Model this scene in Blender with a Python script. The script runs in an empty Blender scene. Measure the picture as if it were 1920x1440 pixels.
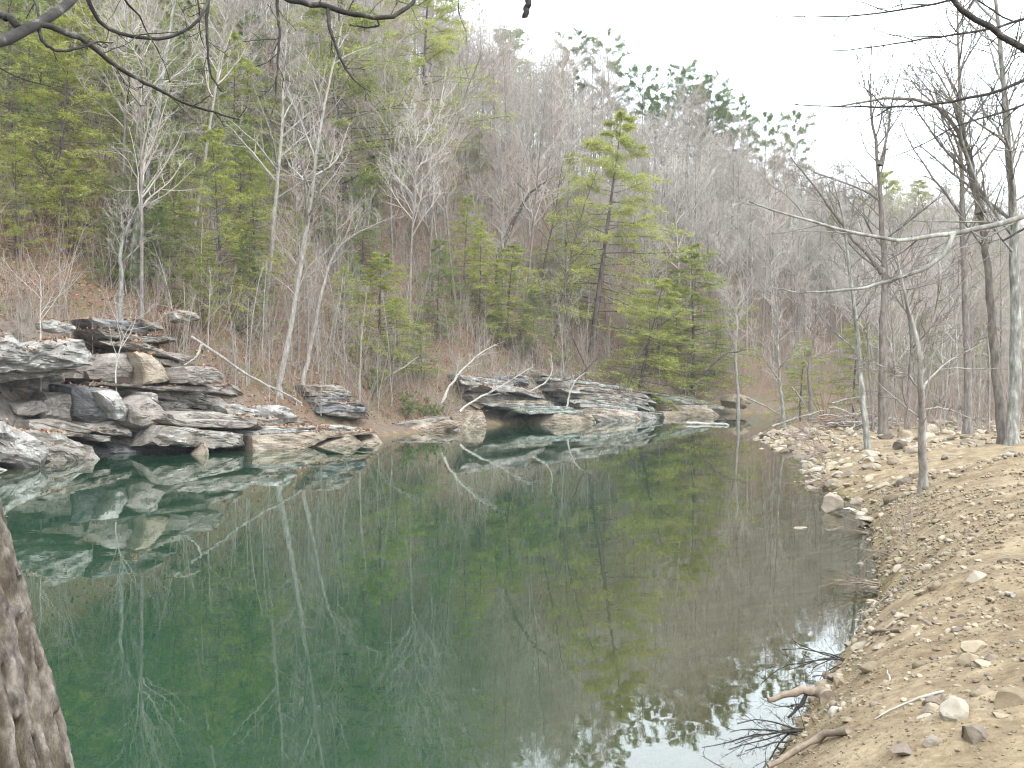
import bpy, math, random
import numpy as np

R = math.radians
sc = bpy.context.scene
col = sc.collection

# ------------------------------------------------------------------ camera, sky, sun, exposure
FPX = 1805.0            # focal length in photo pixels (1920 wide)
CAMZ = 3.0
cam = bpy.data.cameras.new('camera')
cam.sensor_width = 36.0
cam.lens = 36.0 * FPX / 1920.0
cam.clip_start, cam.clip_end = 0.05, 3000
camo = bpy.data.objects.new('camera', cam)
camo.location = (0, 0, CAMZ)
camo.rotation_euler = (R(90), 0, 0)
col.objects.link(camo)
sc.camera = camo

SUN_EL, SUN_AZ = 48, 150          # azimuth measured clockwise from +Y (behind the viewer, to the right)
w = bpy.data.worlds.new('World'); sc.world = w; w.use_nodes = True
nt = w.node_tree; nt.nodes.clear()
out = nt.nodes.new('ShaderNodeOutputWorld')
sky = nt.nodes.new('ShaderNodeTexSky'); sky.sky_type = 'NISHITA'; sky.sun_disc = False
sky.sun_elevation = R(SUN_EL); sky.sun_rotation = R(SUN_AZ); sky.air_density = 1.0; sky.dust_density = 1.0
b1 = nt.nodes.new('ShaderNodeBackground'); b1.inputs[1].default_value = 0.06
nt.links.new(sky.outputs[0], b1.inputs[0])
tc = nt.nodes.new('ShaderNodeTexCoord')
nz = nt.nodes.new('ShaderNodeTexNoise'); nz.inputs['Scale'].default_value = 2.6; nz.inputs['Detail'].default_value = 5
nt.links.new(tc.outputs['Generated'], nz.inputs['Vector'])
rp = nt.nodes.new('ShaderNodeValToRGB')
rp.color_ramp.elements[0].position = .35; rp.color_ramp.elements[0].color = (.80, .89, .95, 1)
rp.color_ramp.elements[1].position = .65; rp.color_ramp.elements[1].color = (.94, .98, 1, 1)
nt.links.new(nz.outputs[0], rp.inputs[0])
b2 = nt.nodes.new('ShaderNodeBackground'); b2.inputs[1].default_value = 2.1
nt.links.new(rp.outputs[0], b2.inputs[0])
ad = nt.nodes.new('ShaderNodeAddShader')
nt.links.new(b1.outputs[0], ad.inputs[0]); nt.links.new(b2.outputs[0], ad.inputs[1])
nt.links.new(ad.outputs[0], out.inputs[0])

sl = bpy.data.lights.new('sun', 'SUN'); sl.energy = 1.4; sl.angle = R(14); sl.color = (1, .98, .95)
so = bpy.data.objects.new('sun', sl); col.objects.link(so)
so.rotation_euler = (R(90 - SUN_EL), 0, R(180 - SUN_AZ))

sc.view_settings.view_transform = 'Standard'; sc.view_settings.look = 'None'
sc.view_settings.exposure = 0.8; sc.view_settings.gamma = 1
sc.view_settings.use_curve_mapping = False
sc.render.engine = 'CYCLES'
sc.cycles.use_denoising = True; sc.cycles.denoiser = 'OPENIMAGEDENOISE'; sc.cycles.denoising_input_passes = 'RGB_ALBEDO_NORMAL'; sc.cycles.denoising_prefilter = 'ACCURATE'; sc.cycles.use_light_tree = False; sc.cycles.filter_width = 1.2
sc.cycles.max_bounces = 4; sc.cycles.diffuse_bounces = 2; sc.cycles.glossy_bounces = 2
sc.cycles.transmission_bounces = 3; sc.cycles.transparent_max_bounces = 6
sc.cycles.volume_bounces = 0; sc.cycles.caustics_reflective = False; sc.cycles.caustics_refractive = False

# ------------------------------------------------------------------ helpers
def U(px, py, Y):
    return np.array([(px - 960) / FPX * Y, Y, CAMZ - (py - 720) / FPX * Y])

def norm(v):
    return v / np.maximum(np.linalg.norm(v, axis=-1, keepdims=True), 1e-9)

def _hash(ix, iy, iz, seed):
    h = (ix * 374761393 + iy * 668265263 + iz * 2147483647 + seed * 1274126177) & 0xffffffff
    h = ((h ^ (h >> 13)) * 1274126177) & 0xffffffff
    h = ((h ^ (h >> 16)) * 2246822519) & 0xffffffff
    return ((h ^ (h >> 15)) & 0xffff) / 65535.0

def vnoise(p, seed=0):
    p = np.asarray(p, float); f0 = np.floor(p); f = p - f0; i = f0.astype(np.int64)
    u = f * f * (3 - 2 * f); r = 0
    for dx in (0, 1):
        wx = u[:, 0] if dx else 1 - u[:, 0]
        for dy in (0, 1):
            wy = u[:, 1] if dy else 1 - u[:, 1]
            for dz in (0, 1):
                wz = u[:, 2] if dz else 1 - u[:, 2]
                r = r + wx * wy * wz * _hash(i[:, 0] + dx, i[:, 1] + dy, i[:, 2] + dz, seed)
    return r * 2 - 1

def fbm(p, seed=0, octv=3):
    p = np.asarray(p, float); a, s, r = 1.0, 1.0, 0
    for k in range(octv):
        r = r + a * vnoise(p * s + 17.3 * k, seed + k); a *= .5; s *= 2.1
    return r

def mk_mesh(name, parts, mats, smooth=False, attrs=None, sharp=None):
    """parts: list of (V, F, material index); F is an (n,3) or (n,4) array."""
    Vs, loops, starts, mi, off, lo = [], [], [], [], 0, 0
    for V, F, m in parts:
        V = np.asarray(V, float).reshape(-1, 3); F = np.asarray(F, np.int64)
        if len(F) == 0: continue
        Vs.append(V); loops.append((F + off).ravel())
        starts.append(np.arange(len(F)) * F.shape[1] + lo)
        mi.append(np.full(len(F), m)); off += len(V); lo += F.size
    V = np.concatenate(Vs); L = np.concatenate(loops); S = np.concatenate(starts); mi = np.concatenate(mi)
    me = bpy.data.meshes.new(name)
    me.vertices.add(len(V)); me.vertices.foreach_set('co', V.astype(np.float32).ravel())
    me.loops.add(len(L)); me.loops.foreach_set('vertex_index', L.astype(np.int32))
    me.polygons.add(len(S)); me.polygons.foreach_set('loop_start', S.astype(np.int32))
    me.polygons.foreach_set('material_index', mi.astype(np.int32))
    me.polygons.foreach_set('use_smooth', np.full(len(S), bool(smooth)))
    for m in mats: me.materials.append(m)
    if attrs:
        for k, a in attrs.items():
            at = me.attributes.new(k, 'FLOAT', 'POINT'); at.data.foreach_set('value', np.asarray(a, np.float32))
    me.update(calc_edges=True); me.validate()
    if sharp: me.set_sharp_from_angle(angle=R(sharp))
    return me

def link(name, data, parent=None, loc=None, rz=None, scale=None):
    o = bpy.data.objects.new(name, data); col.objects.link(o)
    if parent: o.parent = parent
    if loc is not None: o.location = tuple(loc)
    if rz is not None: o.rotation_euler = (0, 0, rz)
    if scale is not None: o.scale = (scale,) * 3 if np.isscalar(scale) else scale
    return o

def tag(o, label=None, cat=None, group=None, kind=None):
    if label: o['label'] = label
    if cat: o['category'] = cat
    if group: o['group'] = group
    if kind: o['kind'] = kind
    return o

def tubes(P, Rr, k):
    """P (B,n,3), Rr (B,n) -> verts, quads"""
    B, n, _ = P.shape
    T = np.empty_like(P); T[:, 1:-1] = P[:, 2:] - P[:, :-2]; T[:, 0] = P[:, 1] - P[:, 0]; T[:, -1] = P[:, -1] - P[:, -2]
    T = norm(T)
    m = norm(P[:, -1] - P[:, 0])
    ref = np.where(np.abs(m[:, 2:3]) < .8, np.array([[0, 0, 1.]]), np.array([[1., 0, 0]]))[:, None, :]
    A = norm(np.cross(T, ref)); Bv = np.cross(T, A)
    ang = np.arange(k) * 2 * math.pi / k
    V = P[:, :, None, :] + Rr[:, :, None, None] * (A[:, :, None, :] * np.cos(ang)[None, None, :, None] + Bv[:, :, None, :] * np.sin(ang)[None, None, :, None])
    b = (np.arange(B) * n * k)[:, None, None] + (np.arange(n - 1) * k)[None, :, None] + np.arange(k)[None, None, :]
    c = (np.arange(B) * n * k)[:, None, None] + (np.arange(n - 1) * k)[None, :, None] + ((np.arange(k) + 1) % k)[None, None, :]
    F = np.stack([b, c, c + k, b + k], -1).reshape(-1, 4)
    return V.reshape(-1, 3), F

def spawn(rng, P, Rr, cnt, tlo, thi, length, ang, up, wander, n, rfac, rmin, taper=.5, lexp=.6, flat=0):
    B, m, _ = P.shape
    Lp = np.linalg.norm(np.diff(P, axis=1), axis=2).sum(1)
    idx = np.repeat(np.arange(B), cnt); N = len(idx)
    t = np.tile((np.arange(cnt) + .5) / cnt, B) + (rng.random(N) - .5) / cnt
    t = np.clip(tlo + (thi - tlo) * t, 0, .999)
    f = t * (m - 1); i = f.astype(int); fr = (f - i)[:, None]
    p = P[idx, i] * (1 - fr) + P[idx, i + 1] * fr
    T = norm(P[idx, i + 1] - P[idx, i])
    r = Rr[idx, i] * (1 - fr[:, 0]) + Rr[idx, i + 1] * fr[:, 0]
    rv = rng.normal(size=(N, 3)); rv[:, 2] *= (1 - flat)
    perp = norm(rv - (rv * T).sum(1, keepdims=True) * T)
    a = R(1) * (ang[0] + (ang[1] - ang[0]) * rng.random(N))[:, None]
    d = T * np.cos(a) + perp * np.sin(a); d[:, 2] += up; d = norm(d)
    L = (length if length > 1 else Lp[idx] * length) * (1 - t * lexp) * (.6 + .7 * rng.random(N))
    seg = (L / (n - 1))[:, None]
    pts = [p]
    for k in range(n - 1):
        d = norm(d + wander * rng.normal(size=(N, 3)) + np.array([0, 0, up * .25]))
        p = p + d * seg; pts.append(p)
    Pn = np.stack(pts, 1)
    r0 = np.maximum(np.minimum(r * .72, rfac * L), rmin)
    rr = r0[:, None] * np.linspace(1, taper * .5, n)[None]
    return Pn, np.maximum(rr, rmin * .7)

# ------------------------------------------------------------------ materials
def new_mat(name):
    m = bpy.data.materials.new(name); m.use_nodes = True
    n = m.node_tree; n.nodes.clear()
    return m, n

def N(n, t, **kw):
    x = n.nodes.new(t)
    for k, v in kw.items():
        if k in x.inputs: x.inputs[k].default_value = v
        else: setattr(x, k, v)
    return x

def ramp(n, fac, stops):
    r = n.nodes.new('ShaderNodeValToRGB')
    while len(r.color_ramp.elements) < len(stops): r.color_ramp.elements.new(.5)
    for e, (p, c) in zip(r.color_ramp.elements, stops):
        e.position = p; e.color = tuple(c) + (1,) if len(c) == 3 else c
    n.links.new(fac, r.inputs[0]); return r.outputs[0]

def mixc(n, fac, a, b, mode='MIX'):
    m = n.nodes.new('ShaderNodeMix'); m.data_type = 'RGBA'; m.blend_type = mode
    for s, v in ((0, fac), (6, a), (7, b)):
        if hasattr(v, 'links'): n.links.new(v, m.inputs[s])
        else: m.inputs[s].default_value = tuple(v) + (1,) if isinstance(v, tuple) and len(v) == 3 else v
    return m.outputs[2]

def math_(n, op, a, b=0.0):
    m = n.nodes.new('ShaderNodeMath'); m.operation = op
    for s, v in ((0, a), (1, b)):
        if hasattr(v, 'links'): n.links.new(v, m.inputs[s])
        else: m.inputs[s].default_value = v
    return m.outputs[0]

def coords(n, scale=(1, 1, 1), kind='Object', rot=(0, 0, 0)):
    t = n.nodes.new('ShaderNodeTexCoord'); mp = n.nodes.new('ShaderNodeMapping')
    mp.inputs['Scale'].default_value = scale; mp.inputs['Rotation'].default_value = rot
    if kind == 'World':
        g = n.nodes.new('ShaderNodeNewGeometry'); n.links.new(g.outputs['Position'], mp.inputs[0])
    else: n.links.new(t.outputs[kind], mp.inputs[0])
    return mp.outputs[0]

def noise(n, vec, scale, detail=4, rough=.55, dist=0):
    x = N(n, 'ShaderNodeTexNoise'); x.inputs['Scale'].default_value = scale; x.inputs['Detail'].default_value = detail
    x.inputs['Roughness'].default_value = rough; x.inputs['Distortion'].default_value = dist
    n.links.new(vec, x.inputs['Vector']); return x.outputs[0]

def finish(n, colr, rough=.9, bump=None, bstr=.5, bdist=.02, spec=.25):
    p = N(n, 'ShaderNodeBsdfPrincipled'); p.inputs['Roughness'].default_value = rough
    p.inputs['Specular IOR Level'].default_value = spec
    if hasattr(colr, 'links'): n.links.new(colr, p.inputs['Base Color'])
    else: p.inputs['Base Color'].default_value = tuple(colr) + (1,)
    if bump is not None:
        b = N(n, 'ShaderNodeBump'); b.inputs['Strength'].default_value = bstr; b.inputs['Distance'].default_value = bdist
        n.links.new(bump, b.inputs['Height']); n.links.new(b.outputs[0], p.inputs['Normal'])
    o = N(n, 'ShaderNodeOutputMaterial'); n.links.new(p.outputs[0], o.inputs[0]); return p

def bark_mat(name, stops, scale=1.5, zs=.25, var=None):
    m, n = new_mat(name)
    v = coords(n, (1, 1, zs)); a = noise(n, v, 6 * scale, 6, .65)
    c = ramp(n, a, stops)
    if var:
        oi = N(n, 'ShaderNodeObjectInfo')
        c = mixc(n, oi.outputs['Random'], c, mixc(n, 1.0, c, var, 'MULTIPLY'))
    finish(n, c, .95, a, .6, .03); return m

M = {}
M['bark'] = bark_mat('grey_bark', [(.3, (.10, .088, .078)), (.5, (.21, .19, .17)), (.72, (.36, .34, .31))], var=(.7, .66, .62))
M['bark_pale'] = bark_mat('pale_bark', [(.3, (.15, .13, .115)), (.5, (.28, .255, .225)), (.7, (.42, .39, .35))])
M['bark_dark'] = bark_mat('dark_bark', [(.3, (.045, .035, .03)), (.55, (.11, .088, .075)), (.75, (.2, .17, .15))])
M['bark_lichen'] = bark_mat('lichen_bark', [(.32, (.10, .095, .085)), (.5, (.21, .20, .175)), (.68, (.40, .41, .36))])
M['bleached'] = bark_mat('bleached_wood', [(.3, (.27, .24, .2)), (.6, (.46, .43, .38))], zs=1)
M['drift'] = bark_mat('driftwood', [(.3, (.13, .095, .07)), (.6, (.3, .24, .18))], zs=1)
M['branch_dark'] = bark_mat('dark_branch_bark', [(.35, (.025, .022, .02)), (.58, (.055, .05, .045)), (.78, (.24, .24, .2))], zs=1)

def twig_mat(name, a, b, c):
    m, n = new_mat(name)
    oi = N(n, 'ShaderNodeObjectInfo')
    cr = ramp(n, oi.outputs['Random'], [(0, a), (.5, b), (1, c)])
    g = N(n, 'ShaderNodeNewGeometry')
    cr = mixc(n, math_(n, 'MULTIPLY', g.outputs['Random Per Island'], .6), cr, mixc(n, 1.0, cr, (.55, .5, .48), 'MULTIPLY'))
    finish(n, cr, .9, spec=.1); return m
M['twig'] = twig_mat('bare_twigs', (.36, .32, .28), (.53, .495, .445), (.42, .35, .30))
M['twig_near'] = twig_mat('grey_twigs', (.30, .27, .235), (.40, .37, .33), (.34, .29, .25))
M['twig_dark'] = twig_mat('dark_twigs', (.17, .15, .13), (.22, .20, .17), (.2, .16, .14))
M['brush'] = twig_mat('brush_twigs', (.28, .225, .185), (.38, .33, .28), (.3, .2, .155))

def leaf_mat(name, lo, mid, hi, trans=.35):
    m, n = new_mat(name)
    g = N(n, 'ShaderNodeNewGeometry'); oi = N(n, 'ShaderNodeObjectInfo')
    v = coords(n, (1, 1, 1), 'Object'); nn = noise(n, v, .8, 3)
    f = math_(n, 'ADD', math_(n, 'MULTIPLY', g.outputs['Random Per Island'], .45), math_(n, 'MULTIPLY', nn, .55))
    f = math_(n, 'ADD', f, math_(n, 'MULTIPLY', math_(n, 'SUBTRACT', oi.outputs['Random'], .5), .25))
    c = ramp(n, f, [(.2, lo), (.5, mid), (.8, hi)])
    d = N(n, 'ShaderNodeBsdfDiffuse'); t = N(n, 'ShaderNodeBsdfTranslucent')
    n.links.new(c, d.inputs[0]); n.links.new(c, t.inputs[0])
    mx = N(n, 'ShaderNodeMixShader'); mx.inputs[0].default_value = trans
    n.links.new(d.outputs[0], mx.inputs[1]); n.links.new(t.outputs[0], mx.inputs[2])
    o = N(n, 'ShaderNodeOutputMaterial'); n.links.new(mx.outputs[0], o.inputs[0]); return m
M['hemlock'] = leaf_mat('hemlock_needles', (.20, .235, .07), (.37, .40, .11), (.54, .53, .15), .45)
M['pine'] = leaf_mat('pine_needles', (.20, .225, .08), (.36, .385, .12), (.50, .495, .16), .45)
M['hemlock_green'] = leaf_mat('green_hemlock_needles', (.13, .175, .07), (.245, .295, .11), (.37, .41, .15), .45)
M['pine_dark'] = leaf_mat('ridge_pine_needles', (.09, .13, .055), (.18, .225, .085), (.28, .32, .12), .4)
M['laurel'] = leaf_mat('laurel_leaves', (.10, .13, .05), (.19, .22, .09), (.32, .33, .15))

def rock_mat(name, dark, mid, pale, lich=(.5, .5, .46), lmin=.56):
    m, n = new_mat(name)
    v = coords(n, (1, 1, 1), 'World'); a = noise(n, v, 1.1, 8, .62)
    c = ramp(n, a, [(.3, dark), (.5, mid), (.7, pale)])
    bands = noise(n, coords(n, (.5, .5, 5.5), 'World', (R(6), R(14), 0)), 1.6, 5, .6)   # bedding
    c = mixc(n, math_(n, 'MULTIPLY', ramp(n, bands, [(.5, (0, 0, 0)), (.6, (1, 1, 1))]), .35), c, dark)
    l = noise(n, v, 2.3, 7, .7, .4)
    c = mixc(n, ramp(n, l, [(lmin, (0, 0, 0)), (lmin + .07, (.85, .85, .85))]), c, lich)
    s = noise(n, v, 13, 5, .7)
    c = mixc(n, .35, c, ramp(n, s, [(.35, (.12, .11, .1)), (.65, (.55, .52, .48))]), 'OVERLAY')
    oi = N(n, 'ShaderNodeObjectInfo')
    c = mixc(n, math_(n, 'MULTIPLY', oi.outputs['Random'], .5), c, mixc(n, 1.0, c, (.62, .58, .55), 'MULTIPLY'))
    h = math_(n, 'ADD', math_(n, 'MULTIPLY', a, 1.2), math_(n, 'ADD', bands, math_(n, 'MULTIPLY', s, .35)))
    finish(n, c, .92, h, .8, .12); return m
M['rock'] = rock_mat('grey_sandstone', (.15, .13, .11), (.29, .262, .228), (.43, .40, .36))
M['rock_pale'] = rock_mat('pale_sandstone', (.22, .205, .185), (.35, .335, .31), (.46, .445, .42), (.53, .53, .50), .52)
M['rock_tan'] = rock_mat('tan_sandstone', (.22, .175, .125), (.38, .32, .25), (.52, .46, .38), (.5, .46, .4), .62)
M['rock_smooth'] = rock_mat('brown_sandstone_face', (.2, .17, .148), (.31, .278, .248), (.41, .378, .34), (.55, .54, .45), .64)
M['rock_slate'] = rock_mat('slate_coloured_rock', (.11, .11, .115), (.2, .2, .205), (.31, .31, .31), (.5, .5, .48), .6)
M['rock_green'] = rock_mat('lichen_green_rock', (.18, .19, .17), (.31, .33, .3), (.44, .46, .42), (.52, .55, .5), .52)

def stone_mat(name, a, b, c):
    m, n = new_mat(name)
    oi = N(n, 'ShaderNodeObjectInfo'); g = N(n, 'ShaderNodeNewGeometry')
    v = coords(n, (1, 1, 1), 'World'); x = noise(n, v, 7, 6, .65)
    f = math_(n, 'ADD', math_(n, 'MULTIPLY', oi.outputs['Random'], .35), math_(n, 'MULTIPLY', g.outputs['Random Per Island'], .35))
    f = math_(n, 'ADD', f, math_(n, 'MULTIPLY', math_(n, 'SUBTRACT', x, .5), .9))
    cc = ramp(n, f, [(.05, a), (.35, b), (.75, c)])
    finish(n, cc, .92, noise(n, v, 30, 5, .7), .5, .02); return m
M['stone'] = stone_mat('bank_stone', (.15, .115, .075), (.265, .212, .145), (.38, .325, .24))
M['stone_pale'] = stone_mat('pale_stone', (.23, .19, .145), (.34, .298, .235), (.45, .41, .345))
M['stone_grey'] = stone_mat('grey_brown_stone', (.11, .085, .065), (.19, .155, .12), (.28, .24, .19))

def ground_mat():
    m, n = new_mat('ground_cover')
    v = coords(n, (1, 1, 1), 'World')
    big = noise(n, v, .35, 4); mid = noise(n, v, 2.2, 6, .65); fine = noise(n, v, 14, 6, .7)
    vo = N(n, 'ShaderNodeTexVoronoi'); vo.inputs['Scale'].default_value = 7; n.links.new(v, vo.inputs['Vector'])
    litter = ramp(n, fine, [(.3, (.06, .042, .03)), (.48, (.16, .108, .073)), (.62, (.25, .17, .115)), (.8, (.35, .27, .195))])
    litter = mixc(n, .35, litter, mixc(n, 1.0, litter, vo.outputs['Color'], 'MULTIPLY'))
    litter = mixc(n, ramp(n, big, [(.5, (0, 0, 0)), (.68, (.55, .55, .55))]), litter, (.09, .105, .035))
    dirt = ramp(n, mid, [(.3, (.13, .096, .061)), (.5, (.225, .176, .115)), (.72, (.33, .275, .19))])
    dirt = mixc(n, .5, dirt, ramp(n, fine, [(.3, (.2, .16, .11)), (.5, (.5, .46, .4)), (.7, (.8, .76, .7))]), 'OVERLAY')
    bed = ramp(n, mid, [(.3, (.10, .075, .035)), (.55, (.21, .165, .085)), (.75, (.33, .27, .16))])
    rk = ramp(n, mid, [(.3, (.07, .06, .05)), (.5, (.15, .13, .11)), (.72, (.26, .235, .205))])
    ar = N(n, 'ShaderNodeAttribute'); ar.attribute_name = 'rock'; litter = mixc(n, ar.outputs['Fac'], litter, rk)
    at = N(n, 'ShaderNodeAttribute'); at.attribute_name = 'dirt'
    ab = N(n, 'ShaderNodeAttribute'); ab.attribute_name = 'bed'
    c = mixc(n, at.outputs['Fac'], litter, dirt)
    c = mixc(n, ab.outputs['Fac'], c, bed)
    finish(n, c, .95, math_(n, 'ADD', mid, math_(n, 'MULTIPLY', fine, .5)), .7, .06, .15)
    return m
M['ground'] = ground_mat()

def water_mat():
    m, n = new_mat('river_water')
    g = coords(n, (1, 1, 1), 'World')
    wv = noise(n, g, 1.3, 3, .5); wv2 = noise(n, g, .25, 2)
    bmp = N(n, 'ShaderNodeBump'); bmp.inputs['Strength'].default_value = .35; bmp.inputs['Distance'].default_value = .004
    n.links.new(math_(n, 'ADD', wv, math_(n, 'MULTIPLY', wv2, 1.5)), bmp.inputs['Height'])
    ad = N(n, 'ShaderNodeAttribute'); ad.attribute_name = 'depth'
    fac = math_(n, 'SUBTRACT', 1.0, math_(n, 'POWER', 2.718, math_(n, 'MULTIPLY', ad.outputs['Fac'], -1.3)))
    tr = N(n, 'ShaderNodeBsdfTransparent'); tr.inputs[0].default_value = (.82, .86, .72, 1)
    di = N(n, 'ShaderNodeBsdfDiffuse')
    body = ramp(n, noise(n, g, .12, 3), [(.3, (.012, .041, .022)), (.7, (.017, .050, .028))])
    body = mixc(n, ramp(n, ad.outputs['Fac'], [(.45, (1, 1, 1)), (1.0, (0, 0, 0))]), body, (.078, .074, .038))
    n.links.new(body, di.inputs[0])
    mb = N(n, 'ShaderNodeMixShader'); n.links.new(fac, mb.inputs[0])
    n.links.new(tr.outputs[0], mb.inputs[1]); n.links.new(di.outputs[0], mb.inputs[2])
    gl = N(n, 'ShaderNodeBsdfGlossy'); gl.inputs['Roughness'].default_value = .012
    gl.inputs[0].default_value = (.96, .98, .97, 1); n.links.new(bmp.outputs[0], gl.inputs['Normal'])
    fr = N(n, 'ShaderNodeFresnel'); fr.inputs['IOR'].default_value = 1.85
    mx = N(n, 'ShaderNodeMixShader'); n.links.new(fr.outputs[0], mx.inputs[0])
    n.links.new(mb.outputs[0], mx.inputs[1]); n.links.new(gl.outputs[0], mx.inputs[2])
    o = N(n, 'ShaderNodeOutputMaterial'); n.links.new(mx.outputs[0], o.inputs[0]); return m
M['water'] = water_mat()

# ------------------------------------------------------------------ terrain
LS = np.array([(-90, -70), (-32, 0), (-20, 22), (-18.8, 32.6), (-19.3, 37.6), (-19.4, 42), (-15, 44.6), (-10.8, 47.2), (-6.8, 57), (-4.2, 63.7),
               (-2.4, 69), (4.6, 79), (13.2, 91.5), (22.8, 98), (60, 122), (140, 160), (300, 215), (900, 400)], float)
RS = np.array([(-60, -60), (-12, -8), (-4, -1), (-1.2, 2.5), (.6, 5), (2, 7.5), (3.3, 10), (5, 13.2), (6.4, 16.9), (7.45, 20), (8.95, 25), (9, 29), (11.6, 36),
               (12.6, 44), (14.2, 54), (16.5, 60), (20, 70), (26, 84), (36, 99), (62, 113), (142, 150), (302, 204), (902, 388)], float)
def arc(P): return np.concatenate([[0], np.cumsum(np.linalg.norm(np.diff(P, axis=0), axis=1))])
AL, AR = arc(LS), arc(RS)

def pdist(X, Y, P, A):
    """distance to polyline P, + to its left, and arc length of the nearest point"""
    best = np.full(X.shape, 1e9); sg = np.zeros(X.shape); ss = np.zeros(X.shape)
    for i in range(len(P) - 1):
        a, d = P[i], P[i + 1] - P[i]; L2 = d @ d
        t = np.clip(((X - a[0]) * d[0] + (Y - a[1]) * d[1]) / L2, 0, 1)
        dx, dy = X - a[0] - t * d[0], Y - a[1] - t * d[1]
        dd = np.hypot(dx, dy); cr = d[0] * dy - d[1] * dx
        m = dd < best - 1e-9
        best = np.where(m, dd, best); sg = np.where(m, np.sign(cr), sg); ss = np.where(m, A[i] + t * math.sqrt(L2), ss)
    return best * np.where(sg == 0, 1, sg), ss

def sl_of(y): return np.interp(y, LS[:, 1], AL)
def sr_of(y): return np.interp(y, RS[:, 1], AR)
HL_S = sl_of(np.array([0, 35, 57, 77, 98, 122, 160, 215]))
HL_H = np.array([125, 108, 95, 78, 46, 24, 13, 12.])
CL_S = sl_of(np.array([0, 22, 41, 43, 47, 52, 68, 73, 90, 98, 122]))
CL_H = np.array([4, 4, 3.6, 2.4, 1.2, .7, .7, 2.2, 2.3, .9, .4])
BK_S = sr_of(np.array([-8, 10, 20, 29, 40, 54, 84, 113]))
BK_H = np.array([1.5, 1.5, 1.45, 1.2, .9, .5, .7, .7])
BK_L = np.array([1.1, 1.15, 1.3, 2.2, 4, 5, 4, 4])

def height(X, Y, detail=True):
    X = np.asarray(X, float); Y = np.asarray(Y, float); shp = X.shape; X = X.ravel(); Y = Y.ravel()
    dl, s = pdist(X, Y, LS, AL); dr, s2 = pdist(X, Y, RS, AR); dr = -dr
    p = np.stack([X, Y, np.zeros_like(X)], 1)
    H = np.interp(s, HL_S, HL_H); C = np.interp(s, CL_S, CL_H)
    d = np.maximum(dl, 0); z = .9 * np.maximum(d - 1.5, 0) + .02 * d
    H = H * (1 + .06 * fbm(p / 45, 5, 2))
    k = 10.0
    hill = -k * np.log(np.exp(-np.minimum(z, 300) / k) + np.exp(-(H + .01 * d) / k)) + k * np.log(1 + np.exp(-H / k))
    left = C * (1 - np.exp(-d / 1.3)) + hill
    B = np.interp(s2, BK_S, BK_H); Lb = np.interp(s2, BK_S, BK_L); e = np.maximum(dr, 0)
    right = B * (1 - np.exp(-e / Lb)) + .012 * e
    dd = np.minimum(np.maximum(-dl, 0), np.maximum(-dr, 0))
    bed = -1.9 * (1 - np.exp(-dd / np.where(-dr < -dl, np.interp(Y, [7, 14], [2.6, 8.0]), 5.0)))
    h = np.where(dl > 0, left, np.where(dr > 0, right, bed))
    if detail:
        amp = np.where(dl > 0, np.minimum(d * .12, .55), np.where(dr > 0, np.minimum(e * .08, .13), .05))
        h = h + amp * fbm(p / 2.6, 11, 3) + np.where(dr > 0, np.minimum(e * .08, .05), 0) * fbm(p / .6, 3, 3)
        h = np.where((dl > 0) | (dr > 0), np.maximum(h, .01), np.minimum(h, -.03))
    return h.reshape(shp)

def h1(x, y): return float(height(np.array([x]), np.array([y]))[0])

_YS = np.concatenate([np.arange(2.5, 30, .06), np.arange(30, 60, .25), np.arange(60, 420, 1.0)])
def hit(px, py):
    """depth at which the ray through photo pixel (px,py) meets the ground"""
    X = (px - 960) / FPX * _YS; Z = CAMZ - (py - 720) / FPX * _YS
    b = np.nonzero(Z <= np.maximum(height(X, _YS), 0))[0]
    return float(_YS[b[0]]) if len(b) else 250.0

th = np.concatenate([np.linspace(-180, -40, 60, endpoint=False), np.linspace(-40, 40, 270, endpoint=False), np.linspace(40, 180, 60, endpoint=False)])
rr = np.concatenate([[0.0], np.geomspace(.6, 150, 270), np.geomspace(153, 620, 60)])
TT, RR = np.meshgrid(R(1) * th, rr, indexing='ij')
GX, GY = RR * np.sin(TT), RR * np.cos(TT)
GZ = height(GX, GY)
na, nr = GX.shape
ii = np.arange(na)[:, None]; jj = np.arange(nr - 1)[None]
F = np.stack([ii * nr + jj, ii * nr + jj + 1, ((ii + 1) % na) * nr + jj + 1, ((ii + 1) % na) * nr + jj], -1).reshape(-1, 4)[:, ::-1]
dl_, _s = pdist(GX.ravel(), GY.ravel(), LS, AL); dr_, s2_ = pdist(GX.ravel(), GY.ravel(), RS, AR); dr_ = -dr_
pp = np.stack([GX.ravel(), GY.ravel(), 0 * GX.ravel()], 1)
dirt = np.clip((dr_ > 0) * np.clip((62 - GY.ravel()) / 16, 0, 1) * np.clip((15 + 4 * fbm(pp / 4, 8, 2) - dr_) / 5, 0, 1), 0, 1)
bed = ((dl_ <= 0.0) & (dr_ <= 0.0)).astype(float)
bed = np.maximum(bed, np.where(dr_ > 0, .75 * np.clip(1 - (dr_ + .2 * fbm(pp / .6, 9, 2)) / .45, 0, 1), 0))
rockw = np.clip(np.interp(_s, CL_S, CL_H) / 2.2, 0.25, 1) * np.clip(1.6 - dl_ / (1.6 + .8 * np.interp(_s, CL_S, CL_H)) + .5 * fbm(pp / 1.1, 14, 2), 0, 1) * (dl_ > 0)
gm = mk_mesh('ground', [(np.stack([GX, GY, GZ], -1), F, 0)], [M['ground']], True, {'dirt': dirt, 'bed': bed, 'rock': rockw})
tag(link('ground', gm), kind='structure', label='leaf covered hillside and pale dirt bank around the river')

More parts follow.
